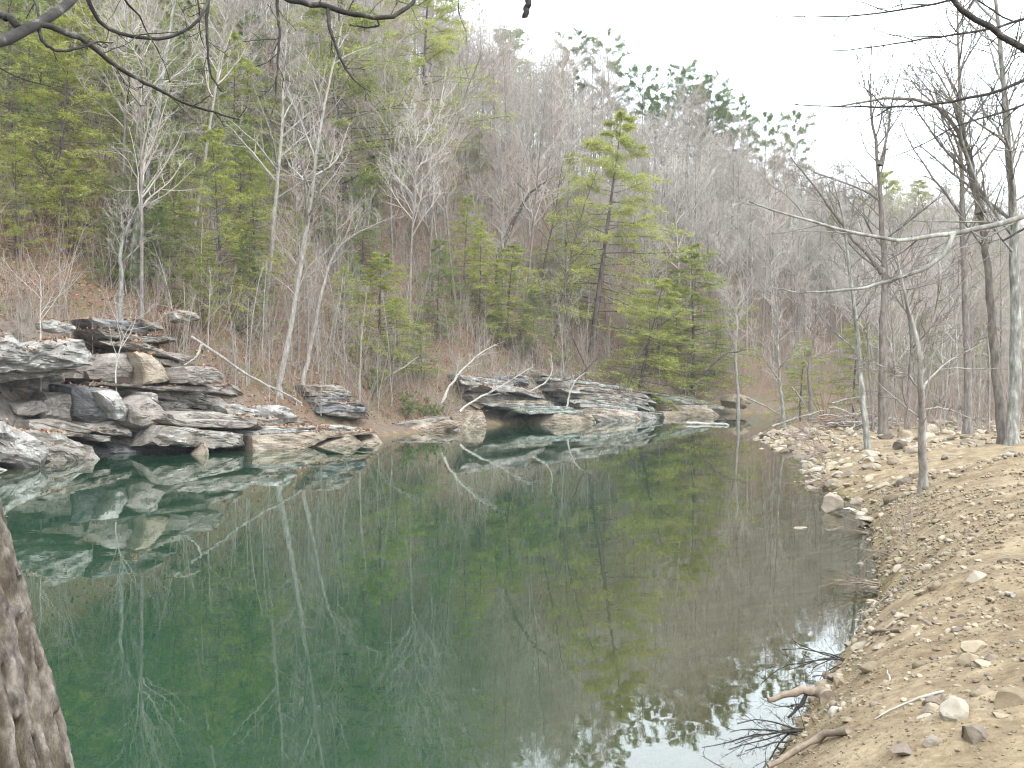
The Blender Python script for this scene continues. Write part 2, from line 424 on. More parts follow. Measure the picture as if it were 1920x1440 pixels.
wx, wy = np.meshgrid(np.concatenate([np.linspace(-60, -21, 12), np.linspace(-20, 30, 110), np.linspace(32, 320, 40)]),
                     np.concatenate([np.linspace(-40, 1, 20), np.linspace(1.5, 100, 150), np.linspace(102, 240, 36)]), indexing='ij')
wd = np.maximum(-height(wx, wy, False), 0)
a, b = wx.shape
q = (np.arange(a - 1)[:, None] * b + np.arange(b - 1)[None])
F = np.stack([q, q + b, q + b + 1, q + 1], -1).reshape(-1, 4)
wm = mk_mesh('water', [(np.stack([wx, wy, 0 * wx], -1), F, 0)], [M['water']], True, {'depth': wd.ravel()})
tag(link('water', wm), kind='structure', label='still green river mirroring the wooded hillside')

# ------------------------------------------------------------------ rocks of the far bank
def slab(polypx, Y, thick, seed, nrm=(.72, -.69), bulge=.14, rough=.09, dip=True, sp=.13, back=.92, lift=0.0):
    """a block whose face towards the river has the given outline; solid, `thick` metres deep"""
    rng = np.random.default_rng(seed)
    P = np.array(polypx, float); nx, ny = nrm; ln = math.hypot(nx, ny); nx, ny = nx / ln, ny / ln
    x0 = (P[:, 0].mean() - 960) / FPX * Y
    k = (P[:, 0] - 960) / FPX
    Yi = np.clip((x0 * nx + Y * ny) / (k * nx + ny), Y * .7, Y * 1.4)
    O = np.stack([k * Yi, Yi, CAMZ - (P[:, 1] - 720) / FPX * Yi], 1)
    if dip: O[:, 2] = np.where(O[:, 2] < .5, -.4, O[:, 2])          # feet of the rocks stand in the water
    # resample
    Q = np.vstack([O, O[:1]]); L = np.linalg.norm(np.diff(Q, axis=0), axis=1)
    pts = []
    for i in range(len(O)):
        m = max(1, int(L[i] / sp))
        for j in range(m): pts.append(Q[i] + (Q[i + 1] - Q[i]) * j / m)
    O = np.array(pts); n = len(O)
    n3 = np.array([nx, ny, 0.0]); c = O.mean(0)
    O = O + fbm(O / .55, seed, 2)[:, None] * np.array([-ny, nx, 0]) * rough * .8 + fbm(O / .5, seed + 7, 2)[:, None] * np.array([0, 0, 1]) * rough * .6
    size = np.linalg.norm(O - c, axis=1).mean()
    nr = int(np.clip(size / sp, 5, 15))
    rs = 1 - np.linspace(0, 1, nr + 1)[:-1] ** 1.3
    rings, V = [], []
    for bk, sc_ in ((-1.0, back), (-.66, 1.0), (-.3, 1.0)):
        V.append(c + (O - c) * sc_ + n3 * thick * bk + np.array([0, 0, lift * -bk]))
    for r in rs: V.append(c + (O - c) * r + n3 * bulge * (1 - r ** 9))
    m = len(V); V = np.concatenate(V)
    V = np.vstack([V, c + n3 * bulge, c - n3 * thick + np.array([0, 0, lift])])
    for _ in range(7):                                   # planar breaks
        d_ = norm(n3 * (.5 + rng.random()) + rng.normal(size=3) * .6); x_ = (V - c) @ d_
        hh_ = x_.max() * (.62 + .3 * rng.random()); V = V - np.maximum(x_ - hh_, 0)[:, None] * d_
    disp = fbm(V / .9, seed + 1, 3) * rough * .8 + np.round(fbm(V / .6 + 9, seed + 2, 2) * 2) * rough * .7
    bedc = V[:, 2] + .3 * (V[:, 0] * -ny + V[:, 1] * nx)
    disp += np.round(vnoise(np.stack([bedc * 4.5, 0 * bedc, 0 * bedc + seed], 1), 3) * 2) * rough * .45
    V = V + n3 * disp[:, None] + np.stack([0 * disp, 0 * disp, fbm(V / .8 + 5, seed + 3, 3) * rough * .5], 1)
    i = np.arange(n); q = []
    for a in range(m - 1):
        q.append(np.stack([a * n + i, a * n + (i + 1) % n, (a + 1) * n + (i + 1) % n, (a + 1) * n + i], 1))
    q = np.vstack(q)
    t = np.vstack([np.stack([(m - 1) * n + i, (m - 1) * n + (i + 1) % n, np.full(n, m * n)], 1), np.stack([(i + 1) % n, i, np.full(n, m * n + 1)], 1)])
    # orientation: make faces point outwards
    A = O; area = 0.5 * np.sum(((A - c) @ np.array([-ny, nx, 0])) * np.roll(A[:, 2] - c[2], -1) - np.roll((A - c) @ np.array([-ny, nx, 0]), -1) * (A[:, 2] - c[2]))
    if area < 0: q = q[:, ::-1]; t = t[:, ::-1]
    return V, q, t

ROCKS = []
def outcrop(name, label, cat, pieces, group=None):
    """pieces: (kind name, polygon, depth, thickness, material, options)"""
    root = None
    for i, (nm, poly, Y, th_, mat, kw) in enumerate(pieces):
        seed = abs(hash((name, i))) % 1000 if False else (len(name) * 37 + i * 13 + int(poly[0][0]))
        V, q, t = slab(poly, Y, th_, seed, **kw)
        if root is None:
            base = V.mean(0); base[2] = V[:, 2].min()
            if len(pieces) == 1:
                me = mk_mesh(name, [(V - base, q, 0), (V[:0], [], 0)] if False else [(V - base, q, 0)], [M[mat]])
            root = tag(bpy.data.objects.new(name, None), label, cat, group); col.objects.link(root); root.location = tuple(base)
        # quads and tris share vertices: turn quads into one triangle list
        T = np.vstack([q[:, [0, 1, 2]], q[:, [0, 2, 3]], t]); ROCKS.append((V, T))
        me = mk_mesh(nm, [(V - base, T, 0)], [M[mat]], True, sharp=19)
        link(nm, me, root)
    return root

def strata(TL, TR, BR, BL, n, Y, thick, mats, seed, name='rock_layer', step=.22, **kw):
    rng = np.random.default_rng(seed); o = []
    cut = np.concatenate([[0], np.sort((np.arange(1, n) + (rng.random(n - 1) - .5) * .5) / n), [1]])
    TL, TR, BR, BL = map(np.array, (TL, TR, BR, BL))
    for i in range(n):
        a, b = cut[i], cut[i + 1] + .03 / n
        l0, l1 = TL + (BL - TL) * a, TL + (BL - TL) * b
        r0, r1 = TR + (BR - TR) * a, TR + (BR - TR) * b
        e0, e1 = rng.random() * .12, rng.random() * .14
        f = lambda p, q, t: tuple(p + (q - p) * t)
        poly = [f(l0, r0, e0), f(l0, r0, .33 + .1 * rng.random()), f(l0, r0, .7), f(l0, r0, 1 - e1), f(l1, r1, 1 - e1 * .6), f(l1, r1, .6), f(l1, r1, .3), f(l1, r1, e0 * .5)]
        o.append((name, poly, Y + step * (rng.random() - .5) * 1.3 - i * .05, thick, mats[int(rng.integers(len(mats)))], dict(kw, sp=.165)))
    return o

K = dict
outcrop('rock_ledge', 'lichen spotted overhanging rock ledge at the left edge of the photo', 'rock ledge', [
    ('slab', [(-70, 640), (0, 632), (22, 630), (30, 652), (100, 634), (150, 635), (173, 660), (178, 683), (127, 692), (43, 697), (-70, 703)], 38, 4, 'rock_pale', K(bulge=.35, rough=.16)),
    ('slab', [(-70, 698), (43, 694), (130, 691), (172, 687), (110, 703), (40, 713), (-70, 722)], 38.6, 4, 'rock', K(rough=.08)),
    ('slab', [(-70, 716), (95, 707), (92, 745), (20, 757), (-70, 748)], 40.6, 3, 'rock', K(rough=.1))])
outcrop('boulder', 'small lichened boulder resting on leaves above the overhanging ledge', 'boulder', [
    ('body', [(80, 604), (100, 599), (140, 610), (138, 622), (113, 626), (83, 618)], 42, 1.1, 'rock_pale', K(rough=.12))])
outcrop('rock_ledge', 'shaded jumble of blocks in the hollow under the overhanging ledge', 'rock ledge', [
    ('block', [(-50, 735), (18, 738), (23, 770), (0, 777), (-50, 775)], 39.6, 2, 'rock_smooth', K(rough=.1)),
    ('block', [(22, 755), (85, 745), (88, 770), (60, 781), (22, 779)], 39.4, 2, 'rock_smooth', K(rough=.1)),
    ('block', [(92, 733), (130, 738), (133, 792), (80, 792), (70, 776)], 40.3, 2, 'rock', K(rough=.1)),
    ('block', [(-50, 776), (50, 780), (54, 800), (-50, 798)], 38.7, 2, 'rock_smooth', K(rough=.1)),
    ('block', [(53, 788), (130, 790), (182, 810), (160, 823), (45, 807)], 38.6, 3, 'rock', K(rough=.1))])
outcrop('boulder', 'big pale boulder tilted down to the water at the left edge', 'boulder', [
    ('body', [(-60, 788), (0, 790), (35, 801), (92, 843), (96, 857), (60, 861), (-60, 846)], 34.4, 2.2, 'rock_pale', K(bulge=.5, rough=.14))])
outcrop('rock_ledge', 'low brown blocks at the waterline beside the big pale boulder', 'rock ledge', [
    ('block', [(43, 807), (113, 813), (163, 830), (169, 858), (133, 870), (95, 862), (60, 840)], 37.6, 2.4, 'rock', K(bulge=.3, rough=.11)),
    ('block', [(150, 842), (172, 835), (200, 838), (185, 853), (160, 860)], 38.3, 1.6, 'rock_smooth', K(rough=.1)),
    ('block', [(-60, 849), (47, 862), (50, 873), (-60, 884)], 33.3, 2, 'rock_pale', K(rough=.1)),
    ('block', [(58, 868), (113, 862), (119, 871), (62, 885), (20, 884)], 33.6, 2, 'rock_tan', K(rough=.08))])
outcrop('rock_ledge', 'tilted stack of grey slabs high above the left bank', 'rock ledge', [
    ('slab', [(173, 597), (240, 600), (279, 613), (277, 628), (230, 622), (186, 613)], 46, 4, 'rock_slate', K(rough=.09)),
    ('slab', [(183, 615), (267, 630), (338, 629), (345, 640), (287, 643), (205, 634)], 45.6, 4, 'rock', K(rough=.09)),
    ('slab', [(200, 637), (267, 644), (312, 662), (365, 667), (366, 678), (300, 668), (225, 651)], 45.6, 4, 'rock', K(rough=.09)),
    ('slab', [(262, 597), (300, 606), (306, 620), (270, 610)], 46.6, 3, 'rock', K(rough=.1)),
    ('slab', [(238, 655), (300, 672), (352, 683), (330, 690), (270, 676)], 45.9, 4, 'rock', K(rough=.08))])
outcrop('boulder', 'small dark boulder among leaves at the top of the slab stack', 'boulder', [
    ('body', [(334, 583), (360, 579), (384, 593), (368, 601), (345, 606), (332, 598)], 48, 1.2, 'rock', K(rough=.16))])
outcrop('rock_wall', 'smooth brown rock face with a pale streak beneath the grey slabs', 'rock wall', [
    ('block', [(160, 696), (207, 664), (250, 660), (262, 690), (267, 721), (167, 711)], 43.6, 4, 'rock_smooth', K(bulge=.3, rough=.08)),
    ('block', [(252, 661), (293, 667), (317, 683), (329, 720), (269, 722), (264, 690)], 43.8, 4, 'rock_tan', K(bulge=.25, rough=.06)),
    ('block', [(330, 690), (398, 686), (424, 703), (418, 718), (331, 720)], 44.8, 4, 'rock_smooth', K(rough=.1)),
    ('slab', [(127, 713), (270, 723), (392, 722), (392, 734), (300, 731), (200, 722), (127, 719)], 43, 4, 'rock', K(rough=.06))])
outcrop('rock_ledge', 'dark slate coloured block with a white lichened chunk in its middle', 'rock ledge', [
    ('block', [(128, 720), (150, 722), (215, 730), (240, 765), (247, 806), (160, 794), (132, 784)], 41.4, 3, 'rock_slate', K(bulge=.35, rough=.09)),
    ('block', [(188, 738), (220, 732), (244, 772), (241, 789), (217, 787), (193, 755)], 40.8, 1.4, 'rock_pale', K(bulge=.3, rough=.14)),
    ('block', [(240, 760), (283, 742), (321, 777), (321, 794), (247, 808)], 41.7, 3, 'rock_smooth', K(bulge=.25, rough=.09)),
    ('block', [(272, 733), (297, 739), (298, 755), (276, 747)], 42.3, 2, 'rock_pale', K(rough=.1)),
    ('slab', [(158, 794), (247, 806), (250, 819), (190, 813), (150, 803)], 40.7, 3, 'rock', K(rough=.07)),
    ('slab', [(148, 815), (180, 815), (217, 822), (213, 830), (160, 826)], 40.3, 3, 'rock', K(rough=.07, dip=False)),
    ('slab', [(200, 820), (285, 824), (283, 838), (206, 832)], 42.2, 3, 'rock', K(rough=.07, dip=False))])
outcrop('rock_ledge', 'long brown waterline ledge with a mottled end', 'rock ledge', [
    ('block', [(286, 803), (300, 799), (400, 803), (467, 816), (486, 840), (400, 842), (350, 838), (283, 834)], 41.3, 4, 'rock', K(rough=.1, dip=False)),
    ('slab', [(308, 789), (420, 788), (505, 793), (483, 803), (333, 801)], 42.3, 4, 'rock_smooth', K(rough=.07)),
    ('slab', [(322, 775), (400, 772), (470, 783), (440, 790), (330, 789)], 43, 4, 'rock', K(rough=.07)),
    ('block', [(328, 845), (370, 833), (402, 823), (397, 838), (391, 849)], 40.4, 1, 'rock_tan', K(rough=.07))])
outcrop('rock_ledge', 'two white lichened blocks on the leafy shelf above the brown ledge', 'rock ledge', [
    ('block', [(423, 760), (450, 757), (500, 777), (498, 784), (460, 780), (427, 777)], 46, 2, 'rock_pale', K(rough=.12)),
    ('block', [(505, 765), (530, 762), (547, 770), (564, 788), (540, 794), (503, 790)], 46.6, 2, 'rock_pale', K(rough=.14)),
    ('slab', [(410, 778), (500, 786), (560, 794), (520, 803), (440, 796)], 45.4, 3, 'rock', K(rough=.08))])
outcrop('rock_shelf', 'pale tan sheets of rock dipping into the water', 'rock shelf',
    strata((440, 800), (700, 800), (745, 814), (480, 845), 5, 46, 3, ['rock_tan', 'rock_tan', 'rock_pale'], 3, rough=.07, step=.3)
    + strata((560, 800), (640, 797), (748, 811), (600, 822), 3, 52, 3, ['rock_tan', 'rock_pale'], 4, rough=.07))
outcrop('boulder', 'banded grey boulder tilted behind the pale rock sheets', 'boulder',
    strata((572, 722), (650, 724), (706, 772), (590, 772), 5, 54.2, 2.5, ['rock', 'rock_slate', 'rock'], 5, 'rock_band', step=.12, rough=.08)
    + [('rock_band', [(585, 748), (640, 752), (700, 772), (690, 786), (610, 778)], 54.3, 2.5, 'rock', K(bulge=.4, rough=.1))])
LK = dict(rough=.055, bulge=.07)
outcrop('rock_ledge', 'light edged ledge with a dark cave mouth at the waterline', 'rock ledge',
    strata((845, 700), (965, 716), (1040, 748), (890, 756), 5, 72.5, 4, ['rock', 'rock_green', 'rock_pale'], 6, nrm=(.6, -.8), step=.22, **LK)
    + [('rock_layer', [(905, 726), (960, 722), (1031, 745), (1034, 752), (965, 733), (912, 735)], 71.5, 3, 'rock_pale', K(nrm=(.6, -.8), **LK))]
    + strata((888, 752), (1037, 750), (1118, 776), (990, 776), 5, 71.8, 3.5, ['rock_tan', 'rock', 'rock_green'], 7, nrm=(.6, -.8), step=.2, **LK)
    + [('rock_layer', [(1040, 777), (1112, 777), (1150, 783), (1100, 793), (1045, 796), (1020, 788)], 72.5, 3, 'rock_tan', K(nrm=(.6, -.8), **LK)),
       ('rock_layer', [(880, 774), (905, 770), (920, 792), (905, 804), (850, 806), (860, 792)], 67, 2.5, 'rock_tan', K(nrm=(.6, -.8), rough=.1))])
outcrop('rock_ledge', 'long low layered grey ledge below the big leaning pine', 'rock ledge',
    strata((1003, 699), (1170, 722), (1248, 742), (1020, 716), 3, 81.5, 5, ['rock_green', 'rock'], 8, nrm=(.5, -.86), step=.2, **LK)
    + strata((1022, 716), (1240, 742), (1250, 781), (1090, 770), 6, 80, 5, ['rock_green', 'rock_pale', 'rock'], 9, nrm=(.5, -.86), step=.28, **LK)
    + strata((1085, 768), (1190, 773), (1262, 785), (1110, 790), 3, 77.5, 4, ['rock_tan', 'rock'], 10, nrm=(.5, -.86), step=.2, **LK))
outcrop('rock_ledge', 'thin pale ledge tapering to the bend of the river', 'rock ledge',
    strata((1225, 735), (1312, 746), (1378, 768), (1240, 766), 4, 90, 4, ['rock_green', 'rock_pale', 'rock'], 12, nrm=(.5, -.86), step=.25, **LK)
    + strata((1240, 762), (1340, 765), (1412, 779), (1250, 786), 3, 88, 3, ['rock_pale', 'rock_tan', 'rock'], 13, nrm=(.5, -.86), step=.2, **LK))
outcrop('boulder', 'round tan boulder sitting at the far end of the pool', 'boulder', [
    ('body', [(1366, 752), (1373, 742), (1385, 738), (1400, 744), (1409, 754), (1396, 767), (1372, 765)], 95, 2, 'stone', K(nrm=(.3, -.95), bulge=.7, rough=.1))])

outcrop('rock_wall', 'dark bedded bedrock showing in the gaps behind the left ledges', 'rock wall',
    strata((120, 690), (430, 700), (520, 800), (130, 770), 5, 45.2, 3.5, ['rock', 'rock_smooth'], 21, rough=.13, step=.35)
    + strata((120, 768), (500, 796), (480, 846), (150, 850), 4, 43.4, 3.5, ['rock', 'rock_slate', 'rock_smooth'], 22, rough=.12, step=.4)
    + strata((-90, 700), (130, 705), (150, 870), (-90, 880), 7, 41.2, 3, ['rock', 'rock_smooth', 'rock'], 23, rough=.14, step=.4))
outcrop('rock_shelf', 'broken tan rocks along the waterline under the brushy shore', 'rock shelf',
    strata((725, 795), (860, 780), (905, 800), (745, 813), 4, 61, 3, ['rock_tan', 'rock', 'rock_pale'], 24, rough=.1, step=.4, nrm=(.7, -.7))
    + strata((430, 772), (575, 790), (640, 805), (470, 812), 4, 47.6, 3, ['rock', 'rock_tan', 'rock_smooth'], 25, rough=.1, step=.3))
outcrop('rock_wall', 'shaded bedrock behind the cave mouth and the layered ledge', 'rock wall',
    strata((830, 715), (1010, 700), (1050, 790), (860, 790), 5, 76, 4, ['rock', 'rock_slate'], 26, rough=.13, step=.4, nrm=(.6, -.8))
    + strata((1010, 712), (1240, 745), (1240, 784), (1060, 785), 5, 83.5, 4, ['rock', 'rock_green'], 27, rough=.13, step=.4, nrm=(.5, -.86)))

# ------------------------------------------------------------------ bare trees
def trunk_line(rng, H, lean=.06, wob=.02, n=12):
    z = np.linspace(-.5, H, n); t = np.clip(z / H, 0, 1)
    a = rng.random() * 6.28; l = lean * H * rng.random()
    x = l * t ** 1.5 * math.cos(a) + np.cumsum(rng.normal(size=n)) * wob * H / n
    y = l * t ** 1.5 * math.sin(a) + np.cumsum(rng.normal(size=n)) * wob * H / n
    x -= x[1]; y -= y[1]
    return np.stack([x, y, z], 1)

def bare_parts(rng, trunk, r0, n1=16, n2=7, n3=6, t1=.38, l1=.36, tw=.011, n4=0, up=.25, ang1=(35, 70), sides=8):
    n = len(trunk)
    tr = r0 * (np.linspace(1, .12, n) ** .9); tr[0] *= 1.75
    P0, R0 = trunk[None], tr[None]
    V0, F0 = tubes(P0, R0, sides)
    H = np.linalg.norm(trunk[-1] - trunk[0])
    P1, R1 = spawn(rng, P0, R0, n1, t1, .99, l1 * H, ang1, up, .11, 8, .0135, tw * 1.5, lexp=.62)
    P2, R2 = spawn(rng, P1, R1, n2, .2, 1, .52, (25, 60), up * .5, .13, 6, .016, tw * 1.15, lexp=.5)
    P3, R3 = spawn(rng, P2, R2, n3, .15, 1, .5, (25, 60), up * .4, .15, 4, .012, tw, lexp=.4)
    parts = [tubes(P1, R1, 5), tubes(P2, R2, 4), tubes(P3, R3, 3)]
    if n4:
        P4, R4 = spawn(rng, P3, R3, n4, .2, 1, .55, (25, 60), up * .3, .15, 3, .01, tw * .8, lexp=.3)
        parts.append(tubes(P4, R4, 3))
    return (V0, F0), parts

BARE = []
for i in range(8):
    rng = np.random.default_rng(100 + i)
    H = 15 + 6 * rng.random()
    tk, cr = bare_parts(rng, trunk_line(rng, H), .11 + .05 * rng.random(), n1=18 + i % 4, n2=8, n3=7, t1=.28 + .2 * rng.random(), l1=.3 + .1 * rng.random(), tw=.014)
    tm = mk_mesh('bare_trunk', [(tk[0], tk[1], 0)], [M['bark_pale' if i % 3 == 0 else 'bark']], True)
    cm = mk_mesh('bare_crown', [(v, f, 0) for v, f in cr], [M['twig']], True)
    allm = mk_mesh('bare_whole', [(tk[0], tk[1], 0)] + [(v, f, 1) for v, f in cr], [M['bark_pale' if i % 3 == 0 else 'bark'], M['twig']], True)
    BARE.append((tm, cm, allm))

# ------------------------------------------------------------------ conifers
def leaf_quads(rng, P, D, L, W, nrm_up=.6):
    """narrow kite shaped sprays at P pointing along D"""
    n = len(P)
    up = norm(rng.normal(size=(n, 3)) * (1 - nrm_up) + np.array([0, 0, 1.]) * nrm_up)
    S = norm(np.cross(D, up)); L = np.asarray(L).reshape(-1, 1); W = np.asarray(W).reshape(-1, 1)
    V = np.stack([P, P + D * L * .45 + S * W, P + D * L, P + D * L * .5 - S * W], 1)
    F = np.arange(n * 4).reshape(n, 4)
    return V.reshape(-1, 3), F

def conifer(rng, H, style):
    n = 12; tr = trunk_line(rng, H, .05, .012, n); r0 = .011 * H
    tr_r = r0 * np.linspace(1, .06, n)
    P0, R0 = tr[None], tr_r[None]; V0, F0 = tubes(P0, R0, 8)
    if style == 'hemlock': nb, t0, Lm, droop, sub, tuft = 84, .08, .35, -.06, 16, 22
    elif style == 'young': nb, t0, Lm, droop, sub, tuft = 70, .04, .35, -.02, 16, 22
    elif style == 'pine': nb, t0, Lm, droop, sub, tuft = 76, .15, .34, .0, 17, 20
    else: nb, t0, Lm, droop, sub, tuft = 44, .48, .2, .10, 16, 26        # 'ridge' flat topped pine
    t = t0 + (1 - t0) * ((np.arange(nb) + rng.random(nb)) / nb); t = np.clip(t, 0, .985)
    f = t * (n - 1); i = f.astype(int); fr = (f - i)[:, None]
    p = tr[i] * (1 - fr) + tr[i + 1] * fr
    u = (t - t0) / (1 - t0)
    prof = (1 - u) ** (.6 if style in ('hemlock', 'young') else .72) if style != 'ridge' else .55 + .45 * np.sin(u * 2.6)
    if style in ('hemlock', 'pine'): prof = prof * np.clip(.55 + u * 3, 0, 1)
    L = Lm * H * prof * (.4 + .75 * rng.random(nb)) + .02 * H
    az = np.arange(nb) * 2.4 + rng.normal(size=nb) * .5
    el = droop + .35 * u + rng.normal(size=nb) * .12
    d = np.stack([np.cos(az) * np.cos(el), np.sin(az) * np.cos(el), np.sin(el)], 1)
    pts = [p]; m = 7
    for k in range(m - 1):
        d = norm(d + rng.normal(size=d.shape) * .07 + np.array([0, 0, -.035 if style != 'ridge' else .02])); p = p + d * (L / (m - 1))[:, None]; pts.append(p)
    P1 = np.stack(pts, 1); R1 = np.maximum(np.minimum(.3 * tr_r[i], .011 * L)[:, None] * np.linspace(1, .25, m), .007)
    P2, R2 = spawn(rng, P1, R1, sub, .22 if style != 'ridge' else .5, 1, .4, (30, 65), 0, .10, 4, .008, .005, lexp=.55, flat=.85)
    # needle sprays along the branchlets
    B = len(P2); idx = np.repeat(np.arange(B), tuft); N_ = len(idx)
    tt = rng.random(N_) * .999 * 3; k = tt.astype(int); ff = (tt - k)[:, None]
    pos = P2[idx, k] * (1 - ff) + P2[idx, k + 1] * ff
    T = norm(P2[idx, k + 1] - P2[idx, k]); rv = rng.normal(size=(N_, 3)); 
    if style in ('hemlock', 'young'):
        rv[:, 2] *= .35; D = norm(T * .8 + norm(rv) * .8 + np.array([0, 0, -.08])); Ls, Ws = .16 + .22 * rng.random(N_), .012 + .012 * rng.random(N_)
        LV, LF = leaf_quads(rng, pos, D, Ls, Ws, .55)
    else:
        D = norm(T * .6 + norm(rv) * .9 + np.array([0, 0, .15])); Ls, Ws = .17 + .2 * rng.random(N_), .013 + .013 * rng.random(N_)
        LV, LF = leaf_quads(rng, pos, D, Ls, Ws, .2)
    return (V0, F0), [tubes(P1, R1, 4), tubes(P2, R2, 3)], (LV, LF)

CON = {}
for st, cnt, mt in (('hemlock', 4, 'hemlock'), ('young', 2, 'hemlock'), ('pine', 2, 'pine'), ('ridge', 3, 'pine_dark')):
    CON[st] = []
    for i in range(cnt):
        rng = np.random.default_rng(300 + i * 7 + len(st) * 31)
        tk, br, lf = conifer(rng, 16.0, st)
        tm = mk_mesh(st + '_trunk', [(tk[0], tk[1], 0)], [M['bark_dark']], True)
        cm = mk_mesh(st + '_crown', [(v, f, 0) for v, f in br] + [(lf[0], lf[1], 1)], [M['bark_dark'], M['hemlock_green' if mt == 'hemlock' and i % 2 else mt]], False)
        CON[st].append((tm, cm))

def put_tree(name, meshes, loc, rz, scale, label, cat, group=None, tilt=(0, 0)):
    e = bpy.data.objects.new(name, None); col.objects.link(e)
    e.location = tuple(loc); e.rotation_euler = (tilt[0], tilt[1], rz); e.scale = scale if hasattr(scale, '__len__') else (scale,) * 3
    tag(e, label, cat, group)
    link('trunk', meshes[0], e); link('crown', meshes[1], e)
    return e

rngC = np.random.default_rng(77)
TREES = []         # ground spots already taken (x, y)
def conifer_px(style, px, pybase, pytop, label, depth=None, wide=1.0, group=None, tilt=(0, 0), name=None, var=None):
    Y = depth or hit(px, pybase)
    X = (px - 960) / FPX * Y; z = max(h1(X, Y), 0)
    top = CAMZ - (pytop - 720) / FPX * Y
    s = max(top - z, 1.5) / 16.0
    TREES.append((X, Y))
    v = CON[style][var if var is not None else int(rngC.integers(len(CON[style])))]
    return put_tree(name or ('hemlock_tree' if style in ('hemlock', 'young') else 'pine_tree'), v, (X, Y, z), 0 if tilt[1] else rngC.random() * 6.28, (s * wide, s * wide, s),
                    label, 'hemlock' if style in ('hemlock', 'young') else 'pine tree', group, tilt)

# the conifers one can tell apart
conifer_px('pine', 1108, 672, 213, 'tall leaning pine with layered yellow green boughs above the layered ledge', tilt=(0, R(7)), wide=1.3)
conifer_px('hemlock', 1300, 715, 462, 'bright yellow green hemlock at the bend, beside the tall pine', depth=98, wide=1.6, var=0)
conifer_px('hemlock', 1190, 722, 520, 'dark stemmed small hemlock leaning over the water below the tall pine', depth=88, wide=1.6, var=2, tilt=(0, R(9)))
conifer_px('hemlock', 950, 700, 458, 'full green hemlock left of the tall pine, above the cave ledge', depth=82, wide=1.6, var=2)
conifer_px('hemlock', 850, 690, 490, 'dark green hemlock tucked behind the bleached leaning stems', depth=84, wide=1.3)
conifer_px('hemlock', 710, 728, 478, 'pale green hemlock with a straight thin trunk above the brushy shore', depth=64, wide=1.5, var=0)
conifer_px('hemlock', 660, 680, 470, 'hemlock partly hidden behind the pale twin trunks', depth=72, wide=1.2)
conifer_px('young', 415, 590, 240, 'broad yellow green hemlock above the slab stack', depth=55, wide=1.05)
conifer_px('young', 300, 590, 380, 'small hemlock bush behind the small dark boulder', depth=51, wide=1.3)
conifer_px('hemlock', 450, 530, 225, 'soft green hemlock behind the broad yellow green one', depth=66)
conifer_px('hemlock', 190, 470, 120, 'tall green hemlock beside the dark leaning trunk', depth=62, wide=1.1)
conifer_px('hemlock', 80, 400, 60, 'green hemlock at the far left of the slope', depth=64, wide=1.1)
conifer_px('hemlock', 10, 400, 120, 'hemlock cut by the left edge of the photo', depth=60, wide=1.1)
conifer_px('hemlock', 350, 440, 170, 'slender green hemlock between two grey trunks', depth=72)
conifer_px('hemlock', 140, 330, 20, 'green hemlock high on the upper left slope', depth=78)
conifer_px('hemlock', 260, 360, 60, 'hemlock behind the dark leaning trunk', depth=82)
conifer_px('hemlock', 620, 540, 390, 'small dark hemlock between the twin pale trunks', depth=76, wide=1.3)
conifer_px('hemlock', 770, 560, 430, 'short hemlock on the slope behind the white trunks', depth=88, wide=1.3)
conifer_px('pine', 830, 480, 235, 'yellowish pine half hidden in bare branches on the mid slope', depth=100)
conifer_px('hemlock', 560, 600, 400, 'hemlock just behind the bases of the tall pale trunks', depth=70, wide=1.2)
for k, (px, pb, pt, wd_, l) in enumerate([
    (30, 480, 260, 1.2, 'low hemlock on the leafy slope above the overhanging ledge'), (130, 480, 290, 1.2, 'yellowish young hemlock left of the dark leaning trunk'),
    (210, 540, 400, 1.3, 'small hemlock low on the slope behind the thick grey stem'), (330, 520, 300, 1.0, 'young hemlock right of the dark leaning trunk'),
    (380, 620, 470, 1.4, 'low spreading hemlock above the fallen pole'), (470, 640, 440, 1.1, 'hemlock low on the slope left of the tall pale trunk'),
    (230, 300, 40, 1.0, 'hemlock high behind the dark leaning trunk'), (400, 330, 90, .9, 'slim hemlock high between grey trunks'),
    (60, 250, -40, 1.0, 'hemlock touching the upper left corner boughs'), (500, 420, 260, 1.1, 'hemlock behind the straight grey trunk'),
    (640, 620, 500, 1.3, 'low hemlock behind the sharply bent trunk'), (745, 700, 560, 1.3, 'young hemlock just right of the pale green one'),
    (790, 710, 600, 1.4, 'small bright hemlock above the brushy shore'), (900, 640, 420, 1.1, 'hemlock rising behind the full green one'),
    (1000, 690, 540, 1.3, 'hemlock beside the full green one near the pine trunk'), (1060, 560, 290, .8, 'thin pale pine like hemlock beside the tall pine'),
    (1235, 712, 560, 1.3, 'young hemlock between the tall pine and the bright one'), (1340, 720, 610, 1.3, 'small yellow hemlock hanging over the bend'),
    (700, 420, 290, 1.2, 'hemlock up the slope among the white trunks'), (560, 330, 170, 1.0, 'small hemlock high behind the pale trunks'),
    (900, 350, 250, 1.1, 'lone small hemlock amid bare trees on the mid slope'), (300, 210, -30, .9, 'dark hemlock near the top behind the hanging twigs')]):
    conifer_px('young' if k % 3 == 0 else 'hemlock', px, pb, pt, l, wide=wd_)
rngH = np.random.default_rng(12)
WHERE = ['on the upper left slope', 'on the lower left slope']
